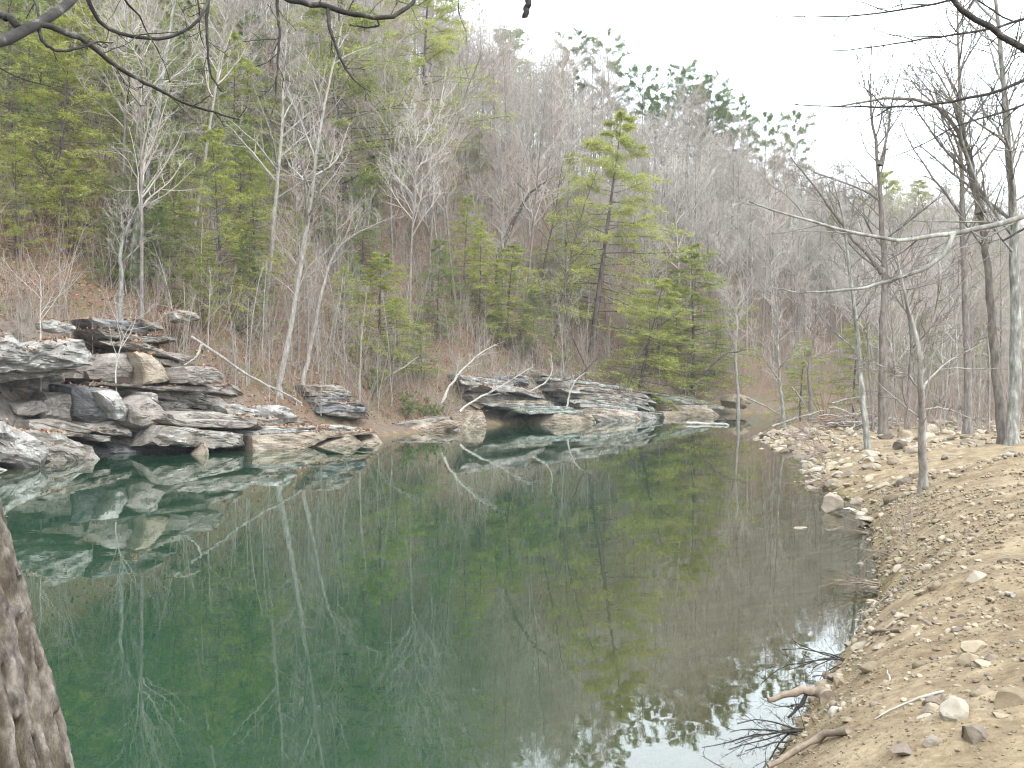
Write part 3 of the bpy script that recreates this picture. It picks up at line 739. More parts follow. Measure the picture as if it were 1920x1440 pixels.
for k, (px, pb, hm) in enumerate([(20, 330, 13), (110, 420, 12), (160, 250, 15), (290, 470, 12), (345, 380, 14), (440, 400, 13), (480, 540, 9), (60, 180, 14), (200, 170, 14),
                                  (330, 250, 14), (470, 300, 13), (120, 180, 15), (270, 540, 8), (380, 210, 14), (600, 470, 9), (680, 540, 9), (870, 560, 9), (1270, 690, 9), (820, 640, 8)]):
    Y_ = hit(px, pb); zt = CAMZ - (pb - 720) / FPX * Y_ + hm
    conifer_px('young' if k % 4 == 0 else 'hemlock', px, pb, 720 - (zt - CAMZ) / Y_ * FPX, 'soft green hemlock among the evergreens of the left slope' if px < 560 else 'young hemlock among bare stems above the far ledges', wide=.95 + .35 * rngH.random(), group='hemlocks of the left slope' if px < 560 else 'young hemlocks above the ledges')
conifer_px('young', 958, 165, 62, 'conical green pine standing alone high on the slope below the ridge', wide=1.3, depth=hit(958, 185), name='pine_tree')
conifer_px('pine', 640, 330, -60, 'large pine reaching into the top edge with long dark boughs', depth=84, wide=1.5)
conifer_px('pine', 790, 250, -120, 'tall pine on the upper slope cut by the top edge', depth=104, wide=1.1)
ORD = 'first second third fourth fifth sixth seventh eighth ninth tenth eleventh twelfth thirteenth fourteenth fifteenth sixteenth seventeenth eighteenth nineteenth'.split()
for k, (px, pt, d, wd_) in enumerate(sorted([(1148, 80, 1, .9), (1075, 70, 1, .8), (1205, 135, 1, .9), (1225, 180, 1, .9), (1290, 138, 1, .9), (1315, 148, 1, .9), (1345, 166, 1, .9), (1375, 192, 1, .9), (1390, 226, 1, .8),
                                (1432, 225, 1, .9), (1488, 222, 1, .7), (1250, 190, 1, 1.1), (1330, 190, 1, 1.0)])):
    # stand on the ridge crest: farthest ground still seen in that column
    Xc = (px - 960) / FPX * _YS; hz = height(Xc, _YS); el = (hz - CAMZ) / _YS; j = int(np.argmax(np.where(_YS > 60, el, -9)))
    conifer_px('ridge', px, 0, pt, 'flat topped pine on the ridge skyline, %s counted from the left' % ORD[k], depth=float(_YS[j]), wide=wd_, group='ridge pines')
for k, (px, py, d, wd_) in enumerate(sorted([(1660, 325, 150, 1.3), (1720, 340, 155, 1.3), (1610, 370, 150, 1.2), (1560, 400, 140, 1.1), (1770, 410, 150, 1.2), (1850, 440, 140, 1.2)])):
    X = (px - 960) / FPX * d
    conifer_px('pine', px, 0, py, 'dull green pine on the far right slope, %s counted from the left' % ORD[k], depth=d, wide=wd_, group='far slope pines')
for k, (px, pb, pt) in enumerate(sorted([(1500, 700, 640), (1600, 690, 600), (1830, 700, 500), (1700, 690, 560), (1780, 700, 600), (1900, 720, 560)])):
    conifer_px('hemlock', px, pb, pt, 'dim young hemlock in the woods behind the cobble flat, %s from the left' % ORD[k], depth=85 + 6 * k, wide=1.4, group='hemlocks in the flat woods')

# individually traced bare trees
def px_tree(name, path, Y, w0, label, seed, mat='bark_pale', twig='twig_near', n1=18, n2=7, n3=6, t1=.35, l1=.3, tw=.009, n4=0, up=.2, group=None, wob=.25, cat='tree', ang1=(35, 70), top=.12, forks=()):
    """path: photo pixels of the trunk from its foot upwards; forks: further stems"""
    rng = np.random.default_rng(seed)
    def line(path, jit):
        dy = np.concatenate([[0], np.cumsum(rng.normal(size=len(path) - 1)) * jit]); P = np.array([U(x, y, Y + d__) for (x, y), d__ in zip(path, dy)])
        # smooth resample
        L = arc(P); t = np.linspace(0, L[-1], max(8, len(P) * 3))
        Q = np.stack([np.interp(t, L, P[:, i]) for i in range(3)], 1)
        for _ in range(2): Q[1:-1] = (Q[:-2] + 2 * Q[1:-1] + Q[2:]) / 4
        Q[1:-1] += rng.normal(size=(len(Q) - 2, 3)) * w0 * .05
        return Q
    T = line(path, wob); base = T[0].copy()
    zg = h1(base[0], base[1])
    if zg < base[2]: T = np.vstack([[base[0], base[1], zg - .3], T])
    else: T[0, 2] -= .4
    base[2] = min(base[2], max(zg, 0)); TREES.append((base[0], base[1]))
    T = T - base
    tk, cr = bare_parts(rng, T, w0 / 2, n1, n2, n3, t1, l1, tw, n4, up, ang1)
    tparts = [(tk[0], tk[1], 0)]
    for fp, fw in forks:
        Fk = line(fp, wob * .6) - base
        a, b_ = bare_parts(rng, Fk, fw / 2, max(6, n1 // 2), n2, n3, .25, l1, tw, n4, up, ang1)
        tparts.append((a[0], a[1], 0)); cr = cr + b_
    e = bpy.data.objects.new(name, None); col.objects.link(e); e.location = tuple(base); tag(e, label, cat, group)
    link('trunk', mk_mesh('trunk', tparts, [M[mat]], True), e)
    link('crown', mk_mesh('crown', [(v, f, 1 if i % (4 if n4 else 3) == 0 else 0) for i, (v, f) in enumerate(cr)], [M[twig], M[mat]], True), e)
    return e

px_tree('bare_tree', [(250, 470), (262, 400), (280, 290), (292, 220), (308, 120), (325, 20), (338, -80)], 52, .5, 'dark leaning trunk rising through the hemlocks on the left slope', 1, 'bark_lichen', n1=14, t1=.35, l1=.2)
px_tree('bare_tree', [(523, 722), (545, 620), (560, 520), (580, 400), (592, 300), (606, 200), (640, 60), (655, -30)], 52, .32, 'tall pale trunk standing nearest the fallen pole above the pale rock sheets', 2, 'bark_pale', n1=20, t1=.4)
px_tree('bare_tree', [(568, 716), (582, 650), (600, 560), (622, 480), (650, 445), (700, 424), (745, 402)], 54, .28, 'pale trunk that bends sharply to the right halfway up', 3, 'bark_pale', n1=14, t1=.5, l1=.3, up=.3)
px_tree('bare_tree', [(495, 590), (508, 480), (520, 340), (530, 230), (532, 130), (540, 20), (545, -60)], 58, .32, 'straight grey trunk behind the broad yellow green hemlock', 4, 'bark_pale', n1=20, t1=.35)
px_tree('bare_tree', [(800, 560), (806, 440), (815, 330), (822, 220), (838, 120)], 92, .45, 'white trunk with dense pale twigs on the mid slope', 5, 'bleached', n1=26, t1=.2, l1=.3)
px_tree('bare_tree', [(772, 520), (775, 420), (780, 330), (790, 250), (812, 160)], 96, .34, 'thin white trunk just left of the dense pale one', 6, 'bleached', n1=20, t1=.25)
px_tree('bare_tree', [(815, 545), (822, 420), (832, 300), (865, 190), (905, 100)], 98, .4, 'grey trunk forking right behind the white ones', 7, 'bark', n1=22, t1=.35, l1=.34)
px_tree('snag', [(935, 480), (950, 440), (972, 395), (990, 365), (1015, 345), (1040, 330)], 88, .55, 'dark crooked broken trunk bending right above the hemlocks', 8, 'bark_dark', n1=7, n2=5, n3=4, t1=.5, l1=.35, cat='dead tree')
px_tree('bare_tree', [(1040, 640), (1058, 540), (1075, 460), (1100, 370), (1120, 320)], 90, .3, 'slim dark trunk leaning beside the tall pine', 9, 'bark_dark', n1=14, t1=.4)
px_tree('bare_tree', [(1015, 560), (1022, 480), (1042, 400), (1048, 340), (1062, 280)], 95, .26, 'thin dark stem rising left of the leaning one', 10, 'bark_dark', n1=14, t1=.4)
px_tree('bare_tree', [(1178, 724), (1195, 670), (1212, 640), (1250, 600), (1290, 575)], 86, .35, 'dark crooked stem leaning right over the ledge', 11, 'bark_dark', n1=10, t1=.4)
px_tree('bare_tree', [(1100, 690), (1068, 620), (1058, 560), (1062, 480)], 86, .22, 'thin curving stem between two hemlocks', 12, 'bark_dark', n1=12, t1=.3)
px_tree('bare_tree', [(710, 240), (715, 330), (716, 400)][::-1] + [(708, 130), (700, 40)], 96, .3, 'thin pale trunk on the slope right of the bent one', 13, 'bark_pale', n1=20, t1=.2, l1=.34)
px_tree('bare_tree', [(85, 330), (88, 240), (92, 150), (100, 60), (105, -20)], 66, .35, 'grey trunk among the hemlocks near the left edge', 14, 'bark', n1=18, t1=.3)
px_tree('bare_tree', [(225, 575), (228, 520), (224, 470), (240, 420), (262, 380)], 46, .3, 'short thick grey stem rising behind the slab stack', 15, 'bark_lichen', n1=12, t1=.4, l1=.3)
px_tree('bare_tree', [(76, 628), (75, 590), (78, 550), (74, 515)], 41, .07, 'thin bare sapling standing on the overhanging ledge', 16, 'bleached', n1=9, n2=4, n3=2, t1=.2, l1=.5, tw=.006)
px_tree('bare_tree', [(218, 732), (216, 690), (228, 640), (250, 600), (275, 585)], 42.5, .08, 'thin bare sapling in front of the smooth brown face', 17, 'bleached', n1=9, n2=5, n3=4, t1=.4, l1=.5, tw=.006)
px_tree('bare_tree', [(390, 640), (392, 580), (394, 530), (396, 500)], 50, .07, 'thin straight sapling beside the fallen pole', 18, 'bleached', n1=9, n2=4, n3=3, t1=.3, l1=.4, tw=.007)

# right bank trees
px_tree('bare_tree', [(1656, 800), (1655, 700), (1657, 600), (1660, 500), (1652, 380), (1647, 300), (1638, 230), (1628, 150)], 46, .5, 'grey tree with spreading limbs standing alone beyond the cobbles', 20, 'bark', 'twig_dark', n1=20, n2=7, n3=6, t1=.35, l1=.34, up=.22,
        forks=[([(1655, 510), (1620, 470), (1575, 420), (1530, 350), (1480, 290)], .24), ([(1650, 310), (1665, 250), (1672, 190), (1690, 120)], .16)])
px_tree('bare_tree', [(1627, 842), (1617, 740), (1608, 640), (1600, 560), (1588, 470), (1580, 400), (1560, 330)], 37, .28, 'thin lichened tree standing at the edge of the cobbles', 21, 'bark_lichen', 'twig_dark', n1=16, t1=.35, l1=.28)
px_tree('small_tree', [(1731, 892), (1728, 840), (1730, 770), (1728, 730), (1726, 672), (1715, 620), (1695, 540), (1682, 480)], 20.5, .2, 'small forked tree with a mottled white trunk on the dirt bank', 22, 'bark_pale', 'twig_dark', n1=14, n2=6, n3=5, t1=.2, l1=.3, tw=.005, up=.2,
        forks=[([(1726, 672), (1745, 620), (1755, 580), (1762, 520), (1763, 470)], .08), ([(1728, 735), (1700, 700), (1650, 685), (1600, 672)], .05), ([(1729, 730), (1760, 690), (1800, 665), (1850, 640)], .05), ([(1730, 770), (1760, 762), (1800, 775), (1830, 790)], .05)])
px_tree('bare_tree', [(1898, 822), (1903, 700), (1906, 560), (1900, 420), (1892, 280), (1882, 160), (1868, 20), (1860, -80)], 28, .4, 'thick lichen mottled trunk at the right edge of the photo', 23, 'bark_lichen', 'twig_dark', n1=24, n2=7, n3=6, t1=.4, l1=.34, tw=.008)
px_tree('bare_tree', [(1880, 818), (1868, 700), (1856, 560), (1845, 440), (1825, 330), (1800, 250), (1770, 200), (1720, 182), (1640, 185), (1570, 200)], 28.6, .32, 'slender trunk curving over to the left beside the thick lichened one', 24, 'bark', 'twig_dark', n1=22, n2=7, n3=6, t1=.4, l1=.22, tw=.007,
        forks=[([(1838, 400), (1810, 250), (1790, 190), (1760, 165)], .2)])
px_tree('bare_tree', [(1815, 780), (1812, 640), (1808, 500), (1803, 350), (1800, 200), (1797, 60), (1795, -40)], 44, .4, 'straight darker trunk further back left of the curving one', 25, 'bark', 'twig_dark', n1=22, t1=.4, l1=.3)
px_tree('bare_tree', [(1702, 760), (1712, 640), (1695, 540), (1678, 460), (1690, 400)], 52, .28, 'thin tree in the woods just right of the lone grey tree', 26, 'bark', 'twig_dark', n1=16, t1=.3)
px_tree('bare_tree', [(1470, 790), (1462, 720), (1458, 640), (1456, 560), (1450, 500)], 62, .24, 'mossy thin tree at the tip of the gravel bar', 27, 'bark_lichen', 'twig', n1=16, t1=.25)
px_tree('bare_tree', [(1384, 742), (1380, 690), (1378, 640), (1385, 600), (1360, 540)], 92, .32, 'pale grey trunk just behind the round tan boulder', 28, 'bark_pale', 'twig', n1=16, t1=.3)
px_tree('bare_tree', [(1520, 745), (1514, 690), (1528, 640), (1530, 560)], 72, .3, 'grey forked tree behind the gravel bar', 29, 'bark', 'twig', n1=18, t1=.3)

# ------------------------------------------------------------------ the wood: the nearest ones singly, the rest as one mass
rng = np.random.default_rng(5)
pts = []
gs = 3.15
gx, gy = np.meshgrid(np.arange(-130, 260, gs), np.arange(30, 340, gs), indexing='ij')
gx = (gx + (rng.random(gx.shape) - .5) * gs * .95).ravel(); gy = (gy + (rng.random(gy.shape) - .5) * gs * .95).ravel()
dl, s = pdist(gx, gy, LS, AL); dr, s2 = pdist(gx, gy, RS, AR); dr = -dr
inview = np.abs(gx / np.maximum(gy, 1)) < .62
hz = height(gx, gy)
slope_ok = (dl > 4.5) & (hz > 0)
flat_ok = (dr > 5) & (gy > 52)
flat_ok &= (rng.random(len(gx)) < .55)
beyond = dl > 150
keep = inview & (slope_ok | flat_ok) & ~beyond & (np.hypot(gx, gy) < 330)
thin = np.where(slope_ok & (dl < 24) & (gy < 105), rng.random(len(gx)) < .42, True)
keep &= thin
cand = np.nonzero(keep)[0]
if TREES:
    ta = np.array(TREES)
    dm = np.min(np.hypot(gx[cand][:, None] - ta[None, :, 0], gy[cand][:, None] - ta[None, :, 1]), 1)
    cand = cand[dm > 1.6]
# what lies behind the crest is not built
el = (hz[cand] + 14 - CAMZ) / gy[cand]
cand = cand[np.argsort(np.hypot(gx[cand], gy[cand]))]
vis = []
for c in cand:
    t_ = np.linspace(.3, .97, 14); hh = height(gx[c] * t_, gy[c] * t_, False); zz = CAMZ + (hz[c] + 15 - CAMZ) * t_
    if np.all(hh < zz): vis.append(c)
cand = np.array(vis)
NEAR = 250
near_flat = near_slope = 0
for c in cand[:NEAR]:
    v = BARE[int(rng.integers(len(BARE)))]; sc_ = .55 + .5 * rng.random() ** 1.2
    onflat = dr[c] > 0
    if onflat: sc_ *= .72
    put_tree('bare_tree', v, (gx[c], gy[c], max(hz[c], 0)), rng.random() * 6.28, (sc_, sc_, sc_),
             'leafless grey tree among many on the flat behind the cobbles' if onflat else 'slender leafless tree among many on the wooded slope across the river',
             'tree', 'bare trees on the flat' if onflat else 'bare trees on the slope', tilt=((rng.random() - .5) * .16, (rng.random() - .3) * .18))

def scatter(name, sources, P, rot, scl, idx, label, kind='stuff'):
    cl = bpy.data.collections.new(name + '_sources')
    for k, me in enumerate(sources):
        o = bpy.data.objects.new('%s_source_%03d' % (name, k), me); cl.objects.link(o)
    me = bpy.data.meshes.new(name); me.vertices.add(len(P)); me.vertices.foreach_set('co', np.asarray(P, np.float32).ravel())
    at = me.attributes.new('rot', 'FLOAT_VECTOR', 'POINT'); at.data.foreach_set('vector', np.asarray(rot, np.float32).ravel())
    at = me.attributes.new('scl', 'FLOAT', 'POINT'); at.data.foreach_set('value', np.asarray(scl, np.float32))
    at = me.attributes.new('pick', 'INT', 'POINT'); at.data.foreach_set('value', np.asarray(idx, np.int32))
    o = link(name, me); tag(o, label=label, kind=kind)
    ng = bpy.data.node_groups.new(name + '_scatter', 'GeometryNodeTree')
    ng.interface.new_socket('Geometry', in_out='INPUT', socket_type='NodeSocketGeometry')
    ng.interface.new_socket('Geometry', in_out='OUTPUT', socket_type='NodeSocketGeometry')
    gi, go = ng.nodes.new('NodeGroupInput'), ng.nodes.new('NodeGroupOutput')
    ci = ng.nodes.new('GeometryNodeCollectionInfo'); ci.inputs['Collection'].default_value = cl
    ci.inputs['Separate Children'].default_value = True; ci.inputs['Reset Children'].default_value = True
    ip = ng.nodes.new('GeometryNodeInstanceOnPoints'); ip.inputs['Pick Instance'].default_value = True
    def na(n_, t):
        x = ng.nodes.new('GeometryNodeInputNamedAttribute'); x.data_type = t; x.inputs['Name'].default_value = n_
        return [q for q in x.outputs if q.enabled][0]
    ng.links.new(gi.outputs[0], ip.inputs['Points']); ng.links.new(ci.outputs[0], ip.inputs['Instance'])
    ng.links.new(na('pick', 'INT'), ip.inputs['Instance Index']); ng.links.new(na('rot', 'FLOAT_VECTOR'), ip.inputs['Rotation'])
    ng.links.new(na('scl', 'FLOAT'), ip.inputs['Scale']); ng.links.new(ip.outputs[0], go.inputs[0])
    md = o.modifiers.new('scatter', 'NODES'); md.node_group = ng
    return o

far = cand[NEAR:]
nf = len(far)
scatter('hillside_forest', [b[2] for b in BARE], np.stack([gx[far], gy[far], hz[far]], 1),
        np.stack([(rng.random(nf) - .5) * .15, (rng.random(nf) - .5) * .15, rng.random(nf) * 6.28], 1), (.55 + .45 * rng.random(nf)) * np.where(dr[far] > 0, .75, 1), rng.integers(0, len(BARE), nf),
        'leafless grey forest covering the far slope up to the ridge')

# understory brush on the slope
BR = []
for i in range(5):
    r_ = np.random.default_rng(900 + i); parts = []
    st = []
    for k in range(7):
        a = r_.random() * 6.28; Hh = 1.0 + 1.4 * r_.random()
        z = np.linspace(-.1, Hh, 6); o = .5 * r_.random(); ln = (.2 + .5 * r_.random())
        st.append(np.stack([math.cos(a) * (o + ln * (z / Hh) ** 1.4), math.sin(a) * (o + ln * (z / Hh) ** 1.4), z], 1) + r_.normal(size=(6, 3)) * .03)
    P0 = np.stack(st); R0 = np.tile(np.linspace(.014, .006, 6), (7, 1))
    P1, R1 = spawn(r_, P0, R0, 7, .2, 1, .5, (25, 65), .12, .12, 4, .01, .005)
    P2, R2 = spawn(r_, P1, R1, 5, .2, 1, .55, (25, 65), .1, .14, 3, .01, .004)
    BR.append(mk_mesh('brush', [(*tubes(P0, R0, 4), 0), (*tubes(P1, R1, 3), 0), (*tubes(P2, R2, 3), 0)], [M['brush']], True))
for i in range(3):
    r_ = np.random.default_rng(950 + i); tl_ = [trunk_line(r_, 3.0 + 1.6 * k_, .25, .06, 8) + np.array([r_.normal() * .5, r_.normal() * .5, 0]) for k_ in range(2)]
    P0 = np.stack(tl_); R0 = np.tile(np.linspace(.03, .008, 8), (2, 1))
    P1, R1 = spawn(r_, P0, R0, 13, .2, 1, .34, (35, 70), .15, .1, 6, .008, .006)
    P2, R2 = spawn(r_, P1, R1, 6, .2, 1, .5, (25, 60), .1, .12, 4, .008, .005)
    BR.append(mk_mesh('sapling', [(*tubes(P0, R0, 5), 1), (*tubes(P1, R1, 3), 0), (*tubes(P2, R2, 3), 0)], [M['twig_near'], M['bark_pale']], True))
bx = rng.uniform(-60, 130, 60000); by = rng.uniform(28, 170, 60000)
d1, _ = pdist(bx, by, LS, AL); d2, _ = pdist(bx, by, RS, AR); d2 = -d2
ok = (np.abs(bx / by) < .6) & (((d1 > 2.2) & (d1 < 40) & (rng.random(60000) < np.clip(1.2 - d1 / 45, .15, 1) * .5)) | ((d2 > 5) & (by > 46) & (rng.random(60000) < .25)))
ok = np.nonzero(ok)[0][:7500]
bh = height(bx[ok], by[ok])
scatter('undergrowth', BR, np.stack([bx[ok], by[ok], bh], 1), np.stack([0 * bh, 0 * bh, rng.random(len(ok)) * 6.28], 1), (.6 + 1.1 * rng.random(len(ok)) ** 1.5), rng.choice(8, len(ok), p=[.16, .16, .16, .16, .15, .07, .07, .07]),
        'tangled leafless brush covering the ground under the trees')

# fallen leaves
from mathutils.bvhtree import BVHTree
from mathutils import Vector
off_ = np.cumsum([0] + [len(v_) for v_, _ in ROCKS[:-1]])
bvh = BVHTree.FromPolygons(np.vstack([v_ for v_, _ in ROCKS]).tolist(), np.vstack([t_ + o_ for (_, t_), o_ in zip(ROCKS, off_)]).tolist())
ledge = []
for _ in range(16000):
    y_ = rng.uniform(33, 96); x_ = np.interp(y_, LS[:, 1], LS[:, 0]) + rng.uniform(-8, 4)
    h_ = bvh.ray_cast(Vector((x_, y_, 14)), Vector((0, 0, -1)))
    if h_[0] is not None and h_[1].z > .6 and h_[0].z > .3: ledge.append(tuple(h_[0]))
ledge = np.array(ledge); lm = fbm(ledge / 1.1, 88, 2) > .12; ledge = np.repeat(ledge[lm], 3, 0); ledge = ledge + rng.normal(size=ledge.shape) * np.array([.12, .12, .015]) + np.array([0, 0, .03])
nl = 60000
lx = rng.uniform(-45, 40, nl * 4); ly = rng.uniform(28, 100, nl * 4)
d1, _ = pdist(lx, ly, LS, AL)
ok = np.nonzero((d1 > 1.2) & (d1 < 26) & (np.abs(lx / ly) < .6))[0][:nl]
lx, ly = lx[ok], ly[ok]; lz = height(lx, ly) + .02
lx, ly, lz = np.append(lx, ledge[:, 0]), np.append(ly, ledge[:, 1]), np.append(lz, ledge[:, 2]); ok = lx
D = norm(np.stack([rng.normal(size=len(ok)), rng.normal(size=len(ok)), rng.normal(size=len(ok)) * .35], 1))
V, F = leaf_quads(rng, np.stack([lx, ly, lz], 1), D, .09 + .1 * rng.random(len(ok)), .04 + .03 * rng.random(len(ok)), .55)
m, n = new_mat('fallen_leaves')
g = N(n, 'ShaderNodeNewGeometry'); finish(n, ramp(n, g.outputs['Random Per Island'], [(0, (.10, .055, .03)), (.35, (.22, .115, .062)), (.7, (.31, .175, .10)), (1, (.38, .28, .185))]), .9)
tag(link('leaf_litter', mk_mesh('leaf_litter', [(V, F, 0)], [m])), kind='stuff', label='rusty brown fallen leaves carpeting the slope')

# ------------------------------------------------------------------ leaning dead stems, fallen poles and logs on the far bank
def polyline(P, n):
    L = arc(P); t = np.linspace(0, L[-1], n)
    Q = np.stack([np.interp(t, L, P[:, i]) for i in range(3)], 1)
    for _ in range(2): Q[1:-1] = (Q[:-2] + 2 * Q[1:-1] + Q[2:]) / 4
    return Q

def capped(P, Rr, k):
    """a single tube closed at both ends"""
    V, F = tubes(P[None], Rr[None], k); n = len(P)
    V = np.vstack([V, P[0], P[-1]]); i = np.arange(k); b = (n - 1) * k
    T = np.vstack([F[:, [0, 1, 2]], F[:, [0, 2, 3]], np.stack([(i + 1) % k, i, np.full(k, n * k)], 1), np.stack([b + i, b + (i + 1) % k, np.full(k, n * k + 1)], 1)])
    return V, T

def stick(name, label, cat, P, r0, r1, mat, seed, twigs=0, n=14, wob=.25, group=None, tw2=4, tlen=.4, up=.1, k=8, trange=(.3, 1)):
    """a pole, log or dead branch along the 3-D points P; twigs become its part 'twigs'"""
    rng = np.random.default_rng(seed); Q = polyline(np.array(P, float), n)
    Q[1:-1] += rng.normal(size=(n - 2, 3)) * r0 * wob
    base = Q[0].copy(); Q = Q - base
    Rr = np.linspace(r0, r1, n) * (1 + .12 * rng.normal(size=n))
    V, T = capped(Q, Rr, k); body = mk_mesh(name, [(V, T, 0)], [M[mat]], True, sharp=50)
    if not twigs:
        o = link(name, body, loc=base); return tag(o, label, cat, group)
    e = link(name, None, loc=base); tag(e, label, cat, group); link('stem', body, e)
    P1, R1 = spawn(rng, Q[None], Rr[None], twigs, trange[0], trange[1], tlen, (30, 65), up, .12, 6, .015, r1 * .5)
    parts = [tubes(P1, R1, 5)]
    if tw2:
        P2, R2 = spawn(rng, P1, R1, tw2, .2, 1, .55, (25, 60), up * .5, .14, 4, .012, r1 * .35); parts.append(tubes(P2, R2, 3))
        P3, R3 = spawn(rng, P2, R2, 3, .2, 1, .55, (25, 60), up * .5, .14, 3, .012, r1 * .3); parts.append(tubes(P3, R3, 3))
    tag(link('twigs', mk_mesh('twigs', [(v, f, 0) for v, f in parts], [M[mat]], True), e), kind='stuff')
    return e

def UP(pts, Y0, Y1=None):
    Y1 = Y0 if Y1 is None else Y1; m = len(pts) - 1
    return [U(x, y, Y0 + (Y1 - Y0) * i / m) for i, (x, y) in enumerate(pts)]

stick('fallen_pole', 'long bleached fallen pole slanting down the rocks to the shore', 'log', UP([(358, 631), (420, 672), (470, 708), (520, 730), (566, 757)], 44.2, 46.2), .075, .04, 'bark_pale', 1, 5, tw2=0, tlen=.12)
stick('dead_branch', 'short curved white branch propped under the fallen pole', 'branch', UP([(378, 645), (372, 664), (362, 676), (346, 684)], 43.8), .06, .03, 'bleached', 2)
stick('dead_tree', 'white leaning dead stem arching up from the brushy shore', 'dead tree', UP([(828, 756), (840, 728), (856, 704), (884, 676), (908, 658), (930, 646)], 66, 68), .11, .025, 'bleached', 3, 14, tlen=.35)
stick('dead_tree', 'lower white dead stem reaching right over the cave ledge', 'dead tree', UP([(862, 772), (880, 755), (910, 740), (945, 722), (975, 700), (1000, 688)], 66, 68.5), .09, .02, 'bleached', 4, 14, tlen=.35)
stick('dead_tree', 'short white dead stem on the ledge behind the cave mouth', 'dead tree', UP([(995, 733), (1020, 720), (1034, 705), (1036, 680), (1033, 660)], 74), .08, .02, 'bleached', 5, 8, tlen=.3)
stick('dead_tree', 'thin white dead stem leaning on the layered ledge', 'dead tree', UP([(1063, 762), (1068, 735), (1080, 712), (1098, 698)], 76), .08, .03, 'bleached', 6, 5, tlen=.3)
stick('dead_tree', 'pale dead stem slanting up through the hemlock above the brush', 'dead tree', UP([(705, 735), (725, 706), (755, 690), (785, 668)], 63), .08, .02, 'bleached', 7, 9, tlen=.35)
stick('dead_tree', 'dark bough arching low across the front of the layered ledge', 'dead tree', UP([(1120, 670), (1090, 705), (1055, 716), (1015, 712), (1000, 705)], 78), .09, .03, 'bark_dark', 8, 7, tlen=.25)
stick('dead_tree', 'dark broken limb leaning out over the far end of the pool', 'dead tree', UP([(1322, 695), (1345, 675), (1362, 662), (1397, 656)], 90), .13, .05, 'bark_dark', 9, 6, tlen=.3)
stick('floating_log', 'pale log lying at the far end of the pool', 'log', [U(1288, 796, 71.5) + [0, 0, .1], U(1330, 797, 71) + [0, 0, .1], U(1366, 799, 69.5) + [0, 0, .06]], .13, .09, 'bleached', 10)
for k, (a, b, Y, l) in enumerate([((1448, 800), (1545, 770), 60, 'bleached log slanting up from the gravel bar'), ((1400, 745), (1480, 790), 84, 'thin grey log sliding down to the far shore'), ((1560, 756), (1632, 744), 66, 'white log lying on top of the brush pile'),
                                  ((1484, 726), (1510, 760), 74, 'grey pole leaning in the brush behind the gravel bar')]):
    stick('fallen_log', l, 'log', UP([a, ((a[0] + b[0]) / 2, (a[1] + b[1]) / 2 - 3), b], Y), .075, .04, 'bark_pale', 20 + k, 4, tw2=2, tlen=.2)

# brush pile on the flat
rng = np.random.default_rng(41); Y0 = 58; c = U(1610, 785, Y0); c[2] = h1(c[0], c[1])
pile = tag(link('brush_pile', None, loc=c), 'heap of dead grey branches on the flat beyond the cobbles', 'brush pile')
STK = []
for i in range(6):
    L = 2.2 + 1.6 * rng.random(); Q = np.stack([np.linspace(-L / 2, L / 2, 8), rng.normal(size=8) * .05, rng.normal(size=8) * .05], 1)
    P1, R1 = spawn(rng, Q[None], np.linspace(.045, .02, 8)[None], 7, .2, 1, .4, (25, 60), 0, .12, 4, .015, .01)
    V, T = capped(Q, np.linspace(.05, .02, 8), 5)
    V2, F2 = tubes(P1, R1, 3)
    STK.append(mk_mesh('pile_stick', [(V, T, 0), (V2, F2, 0)], [M['brush' if i % 2 else 'bleached']], True))
for i in range(46):
    a, r = rng.random() * 6.28, 2.4 * rng.random() ** .7
    o = link('stick', STK[i % 6], pile, (math.cos(a) * r, math.sin(a) * r * .7, .1 + (1.35 - r * .45) * rng.random()))
    o.rotation_euler = (0, (rng.random() - .5) * .7, rng.random() * 6.28)

# ------------------------------------------------------------------ stones of the near bank
import bmesh
def ico(sub):
    bm = bmesh.new(); bmesh.ops.create_icosphere(bm, subdivisions=sub, radius=1.0)
    V = np.array([v.co[:] for v in bm.verts]); F = np.array([[v.index for v in f.verts] for f in bm.faces]); bm.free(); return V, F
I3, I2, I1 = ico(4), ico(2), ico(1)
def stone_shape(seed, base, angular, flat):
    rng = np.random.default_rng(seed); V = base[0].copy()
    for k in range(int(5 + 8 * angular)):
        d = norm(rng.normal(size=3)); h = .4 + .42 * rng.random(); x = V @ d
        V = V - np.maximum(x - h, 0)[:, None] * d * (.75 + .25 * angular)
    V = V * (1 + .10 * fbm(V * 1.3 + seed, seed, 2)[:, None] + (.035 * fbm(V * 5, seed + 3, 2)[:, None] if len(V) > 100 else 0))
    V *= np.array([1.0, .62 + .3 * rng.random(), flat * (.8 + .4 * rng.random())])
    return V
STN = []
for i in range(14):
    V = stone_shape(50 + i, I3, 1.1 if i % 3 else .4, .46 if i % 3 else .62)
    STN.append(V)
STNM = {mt: [mk_mesh('stone', [(V, I3[1], 0)], [M[mt]], True, sharp=24) for V in STN] for mt in ('stone', 'stone_grey', 'stone_pale')}

